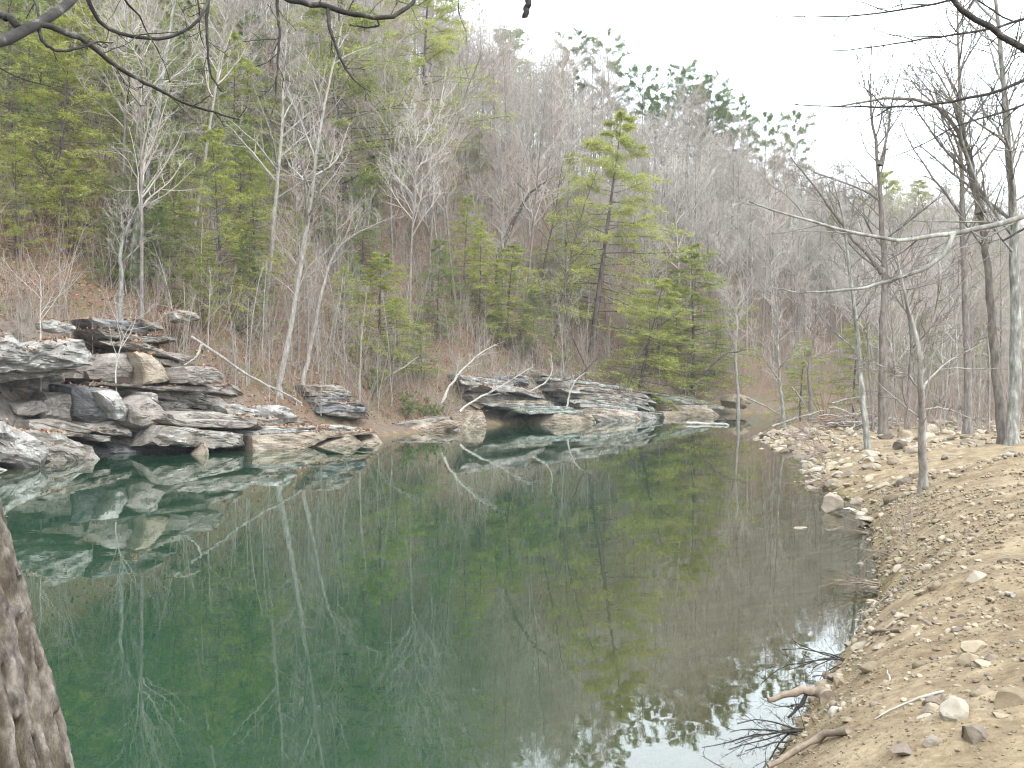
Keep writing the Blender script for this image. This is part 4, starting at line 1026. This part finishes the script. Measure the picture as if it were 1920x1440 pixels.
def ground_pt(px, py):
    Y = hit(px, py); X = (px - 960) / FPX * Y
    return np.array([X, Y, max(h1(X, Y), -.02)])
def stone_px(px, py, wpx, label, mt='stone', var=0, rz=0.0, sink=.42, zs=1.0, name='stone', cat='stone', ys=1.0):
    p = ground_pt(px, py); s_ = wpx / FPX * p[1] / 2
    o = link(name, STNM[mt][var], loc=(p[0], p[1] + s_ * .3, p[2] + s_ * .45 * zs * (1 - 2 * sink)), rz=rz, scale=(s_, s_ * ys, s_ * zs)); TAKEN.append((p[0], p[1], s_))
    return tag(o, label, cat)
TAKEN = []
stone_px(1838, 1400, 100, 'round dark brown stone half sunk in dirt near the bottom right', 'stone_grey', 2, .5, zs=1.3)
stone_px(1898, 1328, 90, 'blocky tan stone at the right edge above the round dark one', 'stone', 1, .2, zs=1.2)
stone_px(1798, 1345, 74, 'flat angular pale stone lying on the dirt left of the blocky one', 'stone_pale', 3, .9)
stone_px(1702, 1415, 62, 'low grey stone at the bottom near the long stick', 'stone_grey', 4, .1)
stone_px(1748, 1400, 40, 'small grey stone touching the low grey one', 'stone_grey', 6, 1.0)
stone_px(1838, 1222, 72, 'broad buried stone among cobbles at the right side', 'stone', 5, .3, .35)
stone_px(1880, 1352, 40, 'small pale stone just below the blocky tan one', 'stone', 8, 1.3)
stone_px(1575, 1287, 46, 'smooth oval tan stone at the water edge behind the bent log', 'stone', 2, .4, .2, zs=1.2)
stone_px(1552, 1275, 26, 'small rusty stone beside the smooth oval one', 'stone_grey', 0, .9, .2, zs=1.3)
stone_px(1512, 1350, 32, 'grey cobble beneath the bent log at the water edge', 'stone_grey', 10, .2, .2, zs=1.2)
stone_px(1588, 1355, 36, 'pinkish pale flat stone on the dirt right of the bent log', 'stone', 7, .6)
stone_px(1634, 1258, 44, 'yellowish buried stone at the shore above the oval one', 'stone', 9, .1, .35)
stone_px(1838, 1090, 52, 'long pale stone lying high on the dirt bank', 'stone_pale', 11, .15, ys=.7)
stone_px(1730, 1115, 36, 'pale oblong stone midway up the dirt bank', 'stone', 13, .5)
stone_px(1690, 1160, 30, 'rounded pale stone close to the shore twigs', 'stone', 12, .8)
stone_px(1755, 1105, 30, 'small pale stone touching the oblong one', 'stone', 3, .4)
stone_px(1740, 1070, 24, 'whitish round cobble on the upper dirt slope', 'stone', 6, .4)
stone_px(1560, 962, 58, 'pale pointed boulder standing in the shallow water', 'stone_pale', 1, .4, .12, zs=1.5, name='boulder', cat='boulder')
stone_px(1506, 992, 36, 'flat pale stone just breaking the water surface', 'stone_pale', 5, .2, .3, zs=.6)
stone_px(1624, 984, 50, 'flat pale stone capping the dark root clump at the shore', 'stone_pale', 7, .2, .0, zs=.9)
stone_px(1610, 945, 34, 'angular pale stone at the shore behind the pointed boulder', 'stone_pale', 3, .7)
stone_px(1575, 912, 36, 'angular stone on the shore nearest the gravel bar', 'stone', 9, .2)
stone_px(1735, 1012, 22, 'small grey stone by the dead shrub', 'stone_grey', 12, .2)

rng = np.random.default_rng(9)
S = []
def add_stones(n, ylo, yhi, elo, ehi, smin, smax, pw, gpow=1.0):
    y = ylo * (yhi / ylo) ** rng.random(n) if gpow else rng.uniform(ylo, yhi, n)
    xs = np.interp(y, RS[:, 1], RS[:, 0]); e = elo + (ehi - elo) * rng.random(n) ** 1.3
    x = xs + e * 1.15
    s_ = smin * (smax / smin) ** (rng.random(n) ** pw)
    S.append(np.stack([x, y, s_], 1))
add_stones(5200, 3.2, 24, -.25, 6, .012, .075, 2.3)
add_stones(450, 20, 30, -.6, 10, .06, .26, 1.8)
add_stones(1500, 27, 62, -.5, 18, .09, .42, 1.7, 0)
add_stones(220, 44, 62, -2.2, 1.5, .1, .34, 1.5, 0)
add_stones(260, 6, 44, -.7, .5, .03, .16, 1.6)
add_stones(550, 5, 28, -.2, 1.6, .022, .11, 1.9)
S = np.vstack(S)
# patches: cobbles gather in drifts
pn = fbm(np.stack([S[:, 0] / 1.6, S[:, 1] / 1.6, 0 * S[:, 0]], 1), 21, 2)
S = S[(pn > -.25) | (S[:, 1] > 30)]
S = S[np.abs(S[:, 0] / S[:, 1]) < .62]
tk = np.array(TAKEN)
S = S[np.min(np.hypot(S[:, 0][:, None] - tk[None, :, 0], S[:, 1][:, None] - tk[None, :, 1]) - tk[None, :, 2], 1) > S[:, 2] * .6]
app = S[:, 2] / np.hypot(S[:, 0], S[:, 1]); S = S[np.argsort(-app)]
hz_ = height(S[:, 0], S[:, 1])
NB = 280
for (x, y, s_), z in zip(S[:NB], hz_[:NB]):
    lab, grp = (('tan stone among the many half buried in the near dirt bank', 'stones of the dirt bank') if y < 26 else ('pale angular cobble among the many piled along the far flat', 'cobbles of the far flat'))
    o = link('stone', STNM[str(rng.choice(['stone', 'stone_grey', 'stone_pale'], p=[.7, .18, .12]))][int(rng.integers(14))], loc=(x, y, z + s_ * (.12 if y > 26 else -.08)), rz=rng.random() * 6.28, scale=s_)
    o.rotation_euler = ((rng.random() - .5) * .5, (rng.random() - .5) * .5, rng.random() * 6.28); tag(o, lab, 'stone', grp)

def pebbles(name, label, XYS, base, seed, mat, nshape=10, flat=.6):
    rng = np.random.default_rng(seed); n = len(XYS)
    sh = np.stack([stone_shape(seed + k, base, .6, flat) for k in range(nshape)])
    z = height(XYS[:, 0], XYS[:, 1]); a = rng.random(n) * 6.28; V = sh[rng.integers(0, nshape, n)]
    tx = (rng.random(n) - .5) * .7
    V = np.stack([V[:, :, 0], V[:, :, 1], V[:, :, 2] + V[:, :, 0] * tx[:, None]], -1)
    ca, sa = np.cos(a)[:, None], np.sin(a)[:, None]
    V = np.stack([V[:, :, 0] * ca - V[:, :, 1] * sa, V[:, :, 0] * sa + V[:, :, 1] * ca, V[:, :, 2]], -1) * XYS[:, 2][:, None, None]
    V = V + np.stack([XYS[:, 0], XYS[:, 1], z + XYS[:, 2] * .15], 1)[:, None, :]
    F = base[1][None] + (np.arange(n) * len(base[0]))[:, None, None]
    return tag(link(name, mk_mesh(name, [(V.reshape(-1, 3), F.reshape(-1, 3), 0)], [M[mat]], True, sharp=45)), label, kind='stuff')
for nm_, mt_, sel, lb_ in (('cobbles', 'stone', 0, 'smaller tan cobbles filling in between the larger stones'), ('grey_cobbles', 'stone_grey', 1, 'scattered small grey stones between the tan cobbles'), ('pale_cobbles', 'stone_pale', 2, 'scattered small pale stones between the tan cobbles')):
    kk = (np.arange(len(S) - NB) * 7919 % 10); kk = np.where(kk < 7, 0, np.where(kk < 9, 1, 2))
    pebbles(nm_, lb_, S[NB:][kk == sel], I2, 400 + sel, mt_)
n = 34000
y = 2.6 * (24 / 2.6) ** rng.random(n); x = np.interp(y, RS[:, 1], RS[:, 0]) + (-.15 + 7 * rng.random(n) ** 1.1)
pe = np.stack([x, y, .006 * (5 ** (rng.random(n) ** 1.8)) * np.clip(y / 7, .6, 2.2)], 1)
pn = fbm(np.stack([x / .9, y / .9, 0 * x], 1), 31, 3); pe = pe[(np.abs(x / y) < .7) & (pn > -.35 + .5 * (rng.random(n) - .5))]
pebbles('gravel', 'fine gravel strewn over the dirt bank', pe, I1, 500, 'stone')

# ------------------------------------------------------------------ driftwood, twigs and a dead shrub along the near shore
def GP(pts, lift=.0):
    return [ground_pt(x, y) + np.array([0, 0, lift + (d if d else 0)]) for x, y, d in pts]
p = ground_pt(1548, 1305); Yd = p[1]
stick('bent_log', 'bent dark driftwood log arching out over the water edge', 'log', [ground_pt(1556, 1310) + [0, 0, -.02], U(1545, 1297, Yd), U(1520, 1290, Yd - .02), U(1490, 1297, Yd - .05), U(1462, 1308, Yd - .1), U(1440, 1313, Yd - .15)], .075, .022, 'drift', 31, n=16, wob=.12, k=12)
stick('driftwood', 'forked dark stick hanging below the bent log into the water', 'driftwood', [U(1515, 1296, Yd), U(1500, 1322, Yd - .1), U(1478, 1345, Yd - .3)], .02, .01, 'branch_dark', 32, 4, n=8, tw2=2)
stick('long_stick', 'long straight stick lying from the dirt into the water at the bottom', 'stick', [ground_pt(1592, 1378) + [0, 0, .03], ground_pt(1530, 1400) + [0, 0, .05], U(1440, 1436, ground_pt(1480, 1436)[1] - .15)], .028, .018, 'drift', 33, n=10)
for k, (pts_, r_, l) in enumerate([
    ([(1748, 1180, .01), (1700, 1150, .03), (1652, 1190, .03), (1622, 1218, .02)], .018, 'grey drift branch along the shore above the oval stone'),
    ([(1690, 1188, .02), (1640, 1192, .05), (1600, 1205, .04)], .022, 'weathered branch lying just above the waterline'),
    ([(1672, 1118, .02), (1655, 1130, .04), (1636, 1147, .01)], .014, 'short pale stick slanting into the water'),
    ([(1900, 1122, .02), (1868, 1116, .02)], .02, 'short pale stick high on the dirt bank'),
    ([(1770, 1300, .01), (1700, 1325, .015), (1660, 1345, .015), (1640, 1352, .01)], .009, 'thin pale twig lying across the dirt'),
    ([(1668, 1280, .01), (1664, 1262, .015)], .008, 'tiny pale twig upright on the gravel')]):
    stick('stick', l, 'stick', GP(pts_), r_, r_ * .5, 'drift' if k not in (2, 3, 4, 5) else 'bleached', 50 + k, n=10, wob=.3)
# fans of thin twigs dipping into the water
def twig_fan(label, px, py, dirpx, L, seed, n=9, mat='branch_dark', r=.009, zup=.25):
    rng = np.random.default_rng(seed); b = ground_pt(px, py); d0 = U(px + dirpx[0], py + dirpx[1], b[1]) - b; d0[1] += -.1; d0[2] = 0; d0 = d0 / np.linalg.norm(d0)
    st = []
    for k in range(n):
        d = norm(d0 + rng.normal(size=3) * np.array([.5, .6, .1]) + np.array([0, 0, zup * rng.random()])); l = L * (.5 + .7 * rng.random()); q = [np.array([rng.normal() * .06, rng.normal() * .06, .01])]
        for j in range(7): d = norm(d + rng.normal(size=3) * .12 + np.array([0, 0, -.04])); q.append(q[-1] + d * l / 7)
        st.append(np.stack(q))
    P0 = np.stack(st); R0 = np.tile(np.linspace(r, r * .35, 8), (n, 1))
    P1, R1 = spawn(rng, P0, R0, 5, .2, 1, .4, (25, 60), 0, .14, 5, .01, r * .3)
    P2, R2 = spawn(rng, P1, R1, 3, .2, 1, .5, (25, 60), 0, .14, 3, .01, r * .25)
    e = tag(link('twig_clump', None, loc=b), label, 'twigs')
    link('stem', mk_mesh('stem', [(*tubes(P0, R0, 5), 0)], [M[mat]], True), e)
    tag(link('twigs', mk_mesh('twigs', [(*tubes(P1, R1, 4), 0), (*tubes(P2, R2, 3), 0)], [M[mat]], True), e), kind='stuff')
twig_fan('fine dead twigs spreading over the water below the bent log', 1500, 1375, (-60, -10), .75, 1)
twig_fan('dead twigs dipping into the bright sky reflection above the bent log', 1580, 1240, (-60, -6), .9, 2)
twig_fan('brown twigs and debris at the shore beside the short pale stick', 1652, 1098, (-40, 0), .8, 3, 12, 'drift')
twig_fan('tangle of roots and twigs under the flat capping stone', 1632, 1000, (-30, 10), .9, 4, 14, 'drift')
twig_fan('twigs caught on the shore below the gravel bar', 1560, 905, (-30, 4), 1.6, 5, 14, 'drift', .014, .4)
twig_fan('dark tangled roots at the near end of the gravel bar', 1560, 850, (-40, -6), 2.0, 6, 18, 'brush', .02, .5)
twig_fan('brown brushy roots above the gravel bar edge', 1530, 825, (-30, -6), 2.0, 7, 18, 'brush', .02, .8)
twig_fan('thin twigs on the shoreline opposite the pointed boulder', 1668, 1040, (-30, 10), .6, 8, 9, 'drift')

def shrub(label, px, py, Hh, n, seed, mat='brush', r=.007, spread=.25, name='dead_shrub'):
    rng = np.random.default_rng(seed); b = ground_pt(px, py); st = []
    for k in range(n):
        a = rng.random() * 6.28; h_ = Hh * (.55 + .5 * rng.random()); z = np.linspace(-.05, h_, 8); l = spread * h_ * rng.random() * 1.4
        st.append(np.stack([math.cos(a) * l * (z / h_) ** 1.2 + rng.normal() * .04, math.sin(a) * l * (z / h_) ** 1.2 + rng.normal() * .04, z], 1) + rng.normal(size=(8, 3)) * .008)
    P0 = np.stack(st); R0 = np.tile(np.linspace(r, r * .4, 8), (n, 1))
    P1, R1 = spawn(rng, P0, R0, 4, .3, 1, .3, (20, 50), .15, .1, 5, .01, r * .35)
    e = tag(link(name, None, loc=b), label, 'shrub')
    link('stem', mk_mesh('stem', [(*tubes(P0, R0, 5), 0)], [M[mat]], True), e)
    tag(link('twigs', mk_mesh('twigs', [(*tubes(P1, R1, 4), 0)], [M[mat]], True), e), kind='stuff')
shrub('dead reddish weed stalks standing on the dirt bank', 1692, 1022, 1.05, 7, 1)
shrub('thin dead stalks beside the reddish weed', 1712, 1000, .8, 4, 2)
shrub('bare grey bush on the gravel bar', 1545, 800, 3.2, 14, 3, 'brush', .022, .5, 'bare_bush')
for k, (px_, py_, h_, l_) in enumerate([(735, 792, 1.9, 'low tangled bush at the point of the pale rock sheets'), (768, 790, 2.3, 'bare brown bush in the middle of the brushy shore'), (800, 786, 2.0, 'bare bush left of the arching white stem'),
                                       (838, 782, 2.2, 'bare bush between the arching white stem and the cave ledge'), (690, 770, 2.0, 'bare bush beside the banded boulder'), (865, 760, 2.4, 'tall bare bush above the tan shore rocks')]):
    shrub(l_, px_, py_, h_, 16, 30 + k, 'brush', .016, .6, 'bare_bush')
shrub('bare brown bush at the far tip of the gravel bar', 1495, 790, 2.4, 14, 4, 'brush', .02, .5, 'bare_bush')
shrub('bare bush between the gravel bar and the lone grey tree', 1590, 800, 2.6, 14, 5, 'brush', .02, .5, 'bare_bush')

def laurel(label, px, py, Hh, seed, Y=None):
    rng = np.random.default_rng(seed); Y = Y or hit(px, py); X = (px - 960) / FPX * Y; b = np.array([X, Y, h1(X, Y)]); st = []
    for k in range(9):
        a = rng.random() * 6.28; h_ = Hh * (.5 + .5 * rng.random()); z = np.linspace(-.05, h_, 6); l = 1.5 * h_ * rng.random()
        st.append(np.stack([math.cos(a) * l * (z / h_), math.sin(a) * l * (z / h_), z], 1) + rng.normal(size=(6, 3)) * .03)
    P0 = np.stack(st); R0 = np.tile(np.linspace(.02, .008, 6), (9, 1))
    P1, R1 = spawn(rng, P0, R0, 7, .25, 1, .4, (25, 60), .1, .12, 4, .012, .006)
    m_ = 9; N_ = len(P1) * m_; idx = np.repeat(np.arange(len(P1)), m_); t = .5 + 2.49 * rng.random(N_); k = t.astype(int); f = (t - k)[:, None]
    pos = P1[idx, k] * (1 - f) + P1[idx, k + 1] * f
    LV, LF = leaf_quads(rng, pos, norm(rng.normal(size=(N_, 3)) + np.array([0, 0, .5])), .13 + .1 * rng.random(N_), .035 + .02 * rng.random(N_), .3)
    e = tag(link('laurel_bush', None, loc=b), label, 'bush')
    link('stem', mk_mesh('stem', [(*tubes(P0, R0, 4), 0), (*tubes(P1, R1, 3), 0)], [M['bark']], True), e)
    tag(link('foliage', mk_mesh('foliage', [(LV, LF, 0)], [M['laurel']]), e), kind='stuff')
laurel('bright green laurel bush above the brushy shore', 765, 760, 2.0, 1, 62)
laurel('green laurel bush behind the banded boulder', 700, 742, 1.8, 2, 61)
laurel('low laurel bush left of the white leaning stems', 805, 765, 1.5, 3, 64)
laurel('laurel bush at the foot of the full green hemlock', 900, 705, 1.8, 4, 80)
laurel('laurel bush on top of the layered ledge near the pine trunk', 1060, 690, 1.8, 5, 86)

# ------------------------------------------------------------------ the near tree on the left and its overhanging boughs
m, n = new_mat('plated_bark')
v = coords(n, (1, 1, .45), 'World'); a = noise(n, v, 26, 7, .7); at = N(n, 'ShaderNodeAttribute'); at.attribute_name = 'plate'
c = ramp(n, a, [(.36, (.055, .045, .037)), (.5, (.14, .117, .1)), (.64, (.28, .245, .21))])
c = mixc(n, at.outputs['Fac'], ramp(n, a, [(.3, (.13, .105, .065)), (.7, (.31, .26, .175))]), c)
li = noise(n, v, 5, 6, .7); c = mixc(n, ramp(n, li, [(.62, (0, 0, 0)), (.7, (.7, .7, .7))]), c, (.42, .42, .38))
finish(n, c, .95, noise(n, v, 70, 6, .75), .9, .012); M['plated'] = m

base = np.array([-.885, 2.25, h1(-.885, 2.25)])
def tcen(z):       # centre line of the leaning trunk above its foot
    z = np.asarray(z, float)
    return np.stack([-.252 * z - .01 * z ** 2, .03 * z, z], -1)
ht = 5.2
zz = np.concatenate([np.linspace(-.4, .9, 40, endpoint=False), np.linspace(.9, 3.0, 290, endpoint=False), np.linspace(3.0, ht, 60)]); nz_ = len(zz)
tt = R(1) * np.concatenate([np.linspace(-165, 45, 380, endpoint=False), np.linspace(45, 195, 70, endpoint=False)]); nth = len(tt)
ZZ, TH = np.meshgrid(zz, tt, indexing='ij')
rad = .225 * (1 - .035 * ZZ) + .13 * np.exp(-np.maximum(ZZ, 0) / .25)
u_ = (TH + math.pi) / (2 * math.pi) * 26; vv = ZZ / .42
wp = np.stack([np.cos(TH).ravel() * 2, np.sin(TH).ravel() * 2, ZZ.ravel() * 3], 1)
u2 = u_.ravel() + .75 * fbm(wp, 61, 2) + .12 * fbm(wp * np.array([6, 6, 4]), 68, 2); v2 = vv.ravel() + .5 * fbm(wp * 1.4, 62, 2)
f1 = np.full(u2.shape, 9.0); f2 = np.full(u2.shape, 9.0)
for du in (-1, 0, 1):
    for dv in (-1, 0, 1):
        cu, cv = np.floor(u2) + du, np.floor(v2) + dv
        ju = _hash((cu % 26).astype(np.int64), cv.astype(np.int64), 0 * cu.astype(np.int64), 1); jv = _hash((cu % 26).astype(np.int64), cv.astype(np.int64), 0 * cu.astype(np.int64) + 3, 2)
        d_ = np.hypot(cu + .15 + .7 * ju - u2, .95 * (cv + .1 + .8 * jv - v2))
        f2 = np.where(d_ < f1, f1, np.minimum(f2, d_)); f1 = np.minimum(f1, d_)
g_ = (f2 - f1) / (.26 + .08 * fbm(wp * 1.2, 69, 2)); pl = np.sqrt(np.clip(1 - g_ ** 2, 0, 1))
wp2 = np.stack([np.cos(TH).ravel() * .25, np.sin(TH).ravel() * .25, ZZ.ravel() * .5], 1)
wp3 = np.stack([np.cos(TH).ravel() * 14, np.sin(TH).ravel() * 14, ZZ.ravel() * 16], 1)
wp4 = np.stack([np.cos(TH).ravel() * 26, np.sin(TH).ravel() * 26, ZZ.ravel() * 7], 1)
brk = np.clip(fbm(wp3 * np.array([.35, .35, 1.5]), 66, 2) * 1.6, -1, 1)
disp = (.045 * pl - .045 * np.exp(-((g_ - 1.22) / .28) ** 2) + .0035 * fbm(wp4, 63, 3) + .0045 * pl * brk + .003 * np.round(2 * fbm(wp3 * np.array([.7, .7, .8]), 71, 2)) * (1 - pl)).reshape(ZZ.shape)
rr_ = rad + disp - .012
C = tcen(ZZ.ravel()).reshape(nz_, nth, 3)
V = C + np.stack([np.cos(TH) * rr_, np.sin(TH) * rr_, 0 * rr_], -1)
i = np.arange(nz_ - 1)[:, None] * nth; j = np.arange(nth)[None]
F = np.stack([i + j, i + (j + 1) % nth, i + nth + (j + 1) % nth, i + nth + j], -1).reshape(-1, 4)
near = tag(link('near_tree', None, loc=base), 'leaning near tree with deeply plated brown bark at the lower left', 'tree')
link('trunk', mk_mesh('trunk', [(V, F, 0)], [M['plated']], True, {'plate': pl}, sharp=40), near)
top = np.array([tcen(z) for z in np.linspace(5.1, 11, 10)])
link('upper_trunk', mk_mesh('upper_trunk', [(*tubes(top[None], np.linspace(.19, .05, 10)[None], 12), 0)], [M['plated']], True), near)

def bough(path, r0, r1, seed, start=None, twigs=10, mat='branch_dark', parent=near, off=base, tw2=3, tlen=.22, up=-.05, name='branch', n=26, rmin=.0022):
    """path: (photo x, photo y, depth)"""
    rng = np.random.default_rng(seed)
    P = [np.array(start)] if start is not None else []
    P += [U(*q) for q in path]
    Q = polyline(np.array(P), n) - off
    Q[1:-1] += rng.normal(size=(n - 2, 3)) * r0 * .18
    Rr = np.linspace(r0, r1, n)
    parts = [(*tubes(Q[None], Rr[None], 9), 0)]
    if twigs:
        P1, R1 = spawn(rng, Q[None], Rr[None], twigs, .25, 1, tlen, (35, 70), up, .13, 8, .012, rmin * 1.3)
        P2, R2 = spawn(rng, P1, R1, tw2, .2, 1, .45, (30, 60), up * .3, .15, 5, .012, rmin)
        parts += [(*tubes(P1, R1, 5), 0), (*tubes(P2, R2, 4), 0)]
    return link(name, mk_mesh(name, parts, [M[mat]], True), parent)
t41 = base + tcen(3.6)
bough([(-60, 95, 3.8), (0, 84, 4), (40, 65, 4.1), (75, 40, 4.2), (130, 8, 4.4), (190, -60, 4.8), (260, -140, 5)], .035, .016, 1, t41, 4)
bough([(45, 62, 4.1), (20, 35, 4.1), (-20, 20, 4.2)], .018, .01, 2, None, 3)
bough([(75, 45, 4.2), (130, 62, 4.3), (170, 80, 4.4), (198, 112, 4.5), (240, 140, 4.6), (275, 155, 4.7), (310, 175, 4.8), (350, 197, 4.9), (400, 208, 5), (450, 225, 5)], .014, .004, 3, None, 9)
bough([(72, 52, 4.2), (80, 80, 4.2), (105, 97, 4.25), (150, 90, 4.3), (180, 78, 4.4), (212, 80, 4.4)], .009, .003, 4, None, 5)
t6 = base + tcen(5.8)
bough([(60, -190, 4.4), (160, -130, 4.8), (300, -90, 5.2), (420, -70, 5.5), (560, -60, 5.8), (760, -75, 6.2), (1000, -95, 6.6)], .06, .02, 5, t6, 6)
bough([(158, -130, 4.8), (160, 0, 4.8), (175, 35, 4.85), (200, 58, 4.9), (240, 68, 4.9), (290, 75, 5), (330, 72, 5), (372, 45, 5.05), (390, 5, 5.1), (398, -75, 5.4)], .012, .006, 6, None, 8)
bough([(390, -70, 5.4), (391, 0, 5.35), (387, 45, 5.3), (391, 100, 5.3), (391, 135, 5.3), (405, 155, 5.3), (416, 172, 5.3)], .013, .004, 7, None, 8, tlen=.3)
bough([(520, -60, 5.7), (519, 0, 5.7), (525, 70, 5.6), (520, 120, 5.6), (517, 160, 5.6), (518, 193, 5.6)], .012, .004, 8, None, 8, tlen=.32)
bough([(480, -70, 5.6), (525, 0, 5.6), (570, 5, 5.6), (615, 15, 5.6), (655, 22, 5.6), (700, 36, 5.6), (740, 33, 5.65), (765, 18, 5.7), (778, 0, 5.75), (800, -70, 6)], .02, .009, 9, None, 8)
bough([(615, 15, 5.6), (617, 45, 5.55), (630, 90, 5.5), (645, 125, 5.5), (665, 152, 5.5), (695, 172, 5.5)], .013, .003, 10, None, 8, tlen=.3)
bough([(708, 38, 5.6), (712, 48, 5.6), (690, 52, 5.6), (655, 47, 5.6)], .007, .003, 11, None, 3)
bough([(0, 134, 4.6), (30, 142, 4.6), (60, 160, 4.6), (95, 162, 4.6)], .008, .003, 12, base + tcen(4.2), 4)
bough([(995, -95, 6.6), (989, -40, 6.6), (990, 0, 6.6), (985, 34, 6.6)], .03, .021, 13, None, 0, name='branch_stub')

# ------------------------------------------------------------------ tree just outside the right edge, its boughs hang into the picture
rb = np.array([6.4, 8.6, h1(6.4, 8.6)])
rt = tag(link('bank_tree', None, loc=rb), 'tree beyond the right edge whose long bare boughs hang across the bank', 'tree')
z = np.linspace(-.3, 12, 14); tl = np.stack([.02 * z, .0 * z, z], 1)
link('trunk', mk_mesh('trunk', [(*tubes(tl[None], np.linspace(.2, .05, 14)[None], 12), 0)], [M['bark']], True), rt)
def rbough(path, r0, r1, seed, z0=None, **kw):
    return bough(path, r0, r1, seed, (rb + np.array([.02 * z0, 0, z0])) if z0 else None, parent=rt, off=rb, **kw)
rbough([(1990, 375, 8.2), (1920, 405, 8), (1840, 433, 7.9), (1785, 437, 7.8), (1747, 437, 7.8), (1720, 452, 7.7), (1700, 458, 7.7), (1650, 447, 7.6), (1600, 432, 7.5), (1565, 427, 7.5), (1520, 417, 7.4), (1478, 402, 7.3), (1435, 388, 7.2), (1405, 378, 7.2)], .04, .006, 21, 3.2, twigs=12, mat='bark_lichen', tlen=.2)
rbough([(1787, 439, 7.8), (1775, 470, 7.8), (1762, 489, 7.8), (1720, 510, 7.8), (1680, 524, 7.8), (1610, 543, 7.8), (1560, 547, 7.8), (1500, 550, 7.7), (1450, 540, 7.7)], .022, .004, 22, twigs=10, mat='bark_lichen', tlen=.2)
rbough([(2000, 150, 8.3), (1920, 92, 8.2), (1860, 52, 8.1), (1810, 28, 8), (1780, 0, 8), (1740, -60, 8)], .05, .02, 23, 5.6, twigs=12)
rbough([(1990, 120, 9), (1920, 150, 9), (1860, 178, 9), (1800, 187, 9), (1740, 195, 9), (1680, 202, 9), (1560, 200, 9), (1490, 196, 9)], .026, .005, 24, 5.0, twigs=14, tlen=.2)
rbough([(1985, 170, 9.4), (1900, 205, 9.4), (1830, 225, 9.3), (1780, 240, 9.2), (1720, 280, 9.2), (1660, 298, 9.2)], .02, .004, 25, 4.6, twigs=12, tlen=.25)
rbough([(1990, 10, 9.4), (1900, 45, 9.4), (1810, 62, 9.3), (1720, 75, 9.2), (1640, 90, 9.2), (1560, 95, 9.1)], .024, .004, 26, 6, twigs=14, tlen=.25)
rbough([(1990, -60, 9.8), (1880, -20, 9.8), (1760, 5, 9.7), (1660, 25, 9.6), (1560, 32, 9.5), (1450, 30, 9.4)], .024, .004, 27, 6.6, twigs=14, tlen=.25)
rbough([(2000, 420, 9), (1920, 425, 9), (1902, 440, 9), (1880, 452, 9)], .02, .01, 28, 2.9, twigs=3)

# ------------------------------------------------------------------ the thin damp air of the valley
bm = bmesh.new(); bmesh.ops.create_cube(bm, size=1.0); hm_ = bpy.data.meshes.new('haze'); bm.to_mesh(hm_); bm.free()
m, n = new_mat('valley_haze')
pv = N(n, 'ShaderNodeVolumePrincipled'); pv.inputs['Color'].default_value = (.92, .96, 1, 1); pv.inputs['Density'].default_value = .00035
o = N(n, 'ShaderNodeOutputMaterial'); n.links.new(pv.outputs[0], o.inputs['Volume']); hm_.materials.append(m)
hz_o = link('haze', hm_, loc=(0, 0, 78), scale=(1300, 1300, 164)); tag(hz_o, 'thin pale haze filling the valley', kind='stuff')
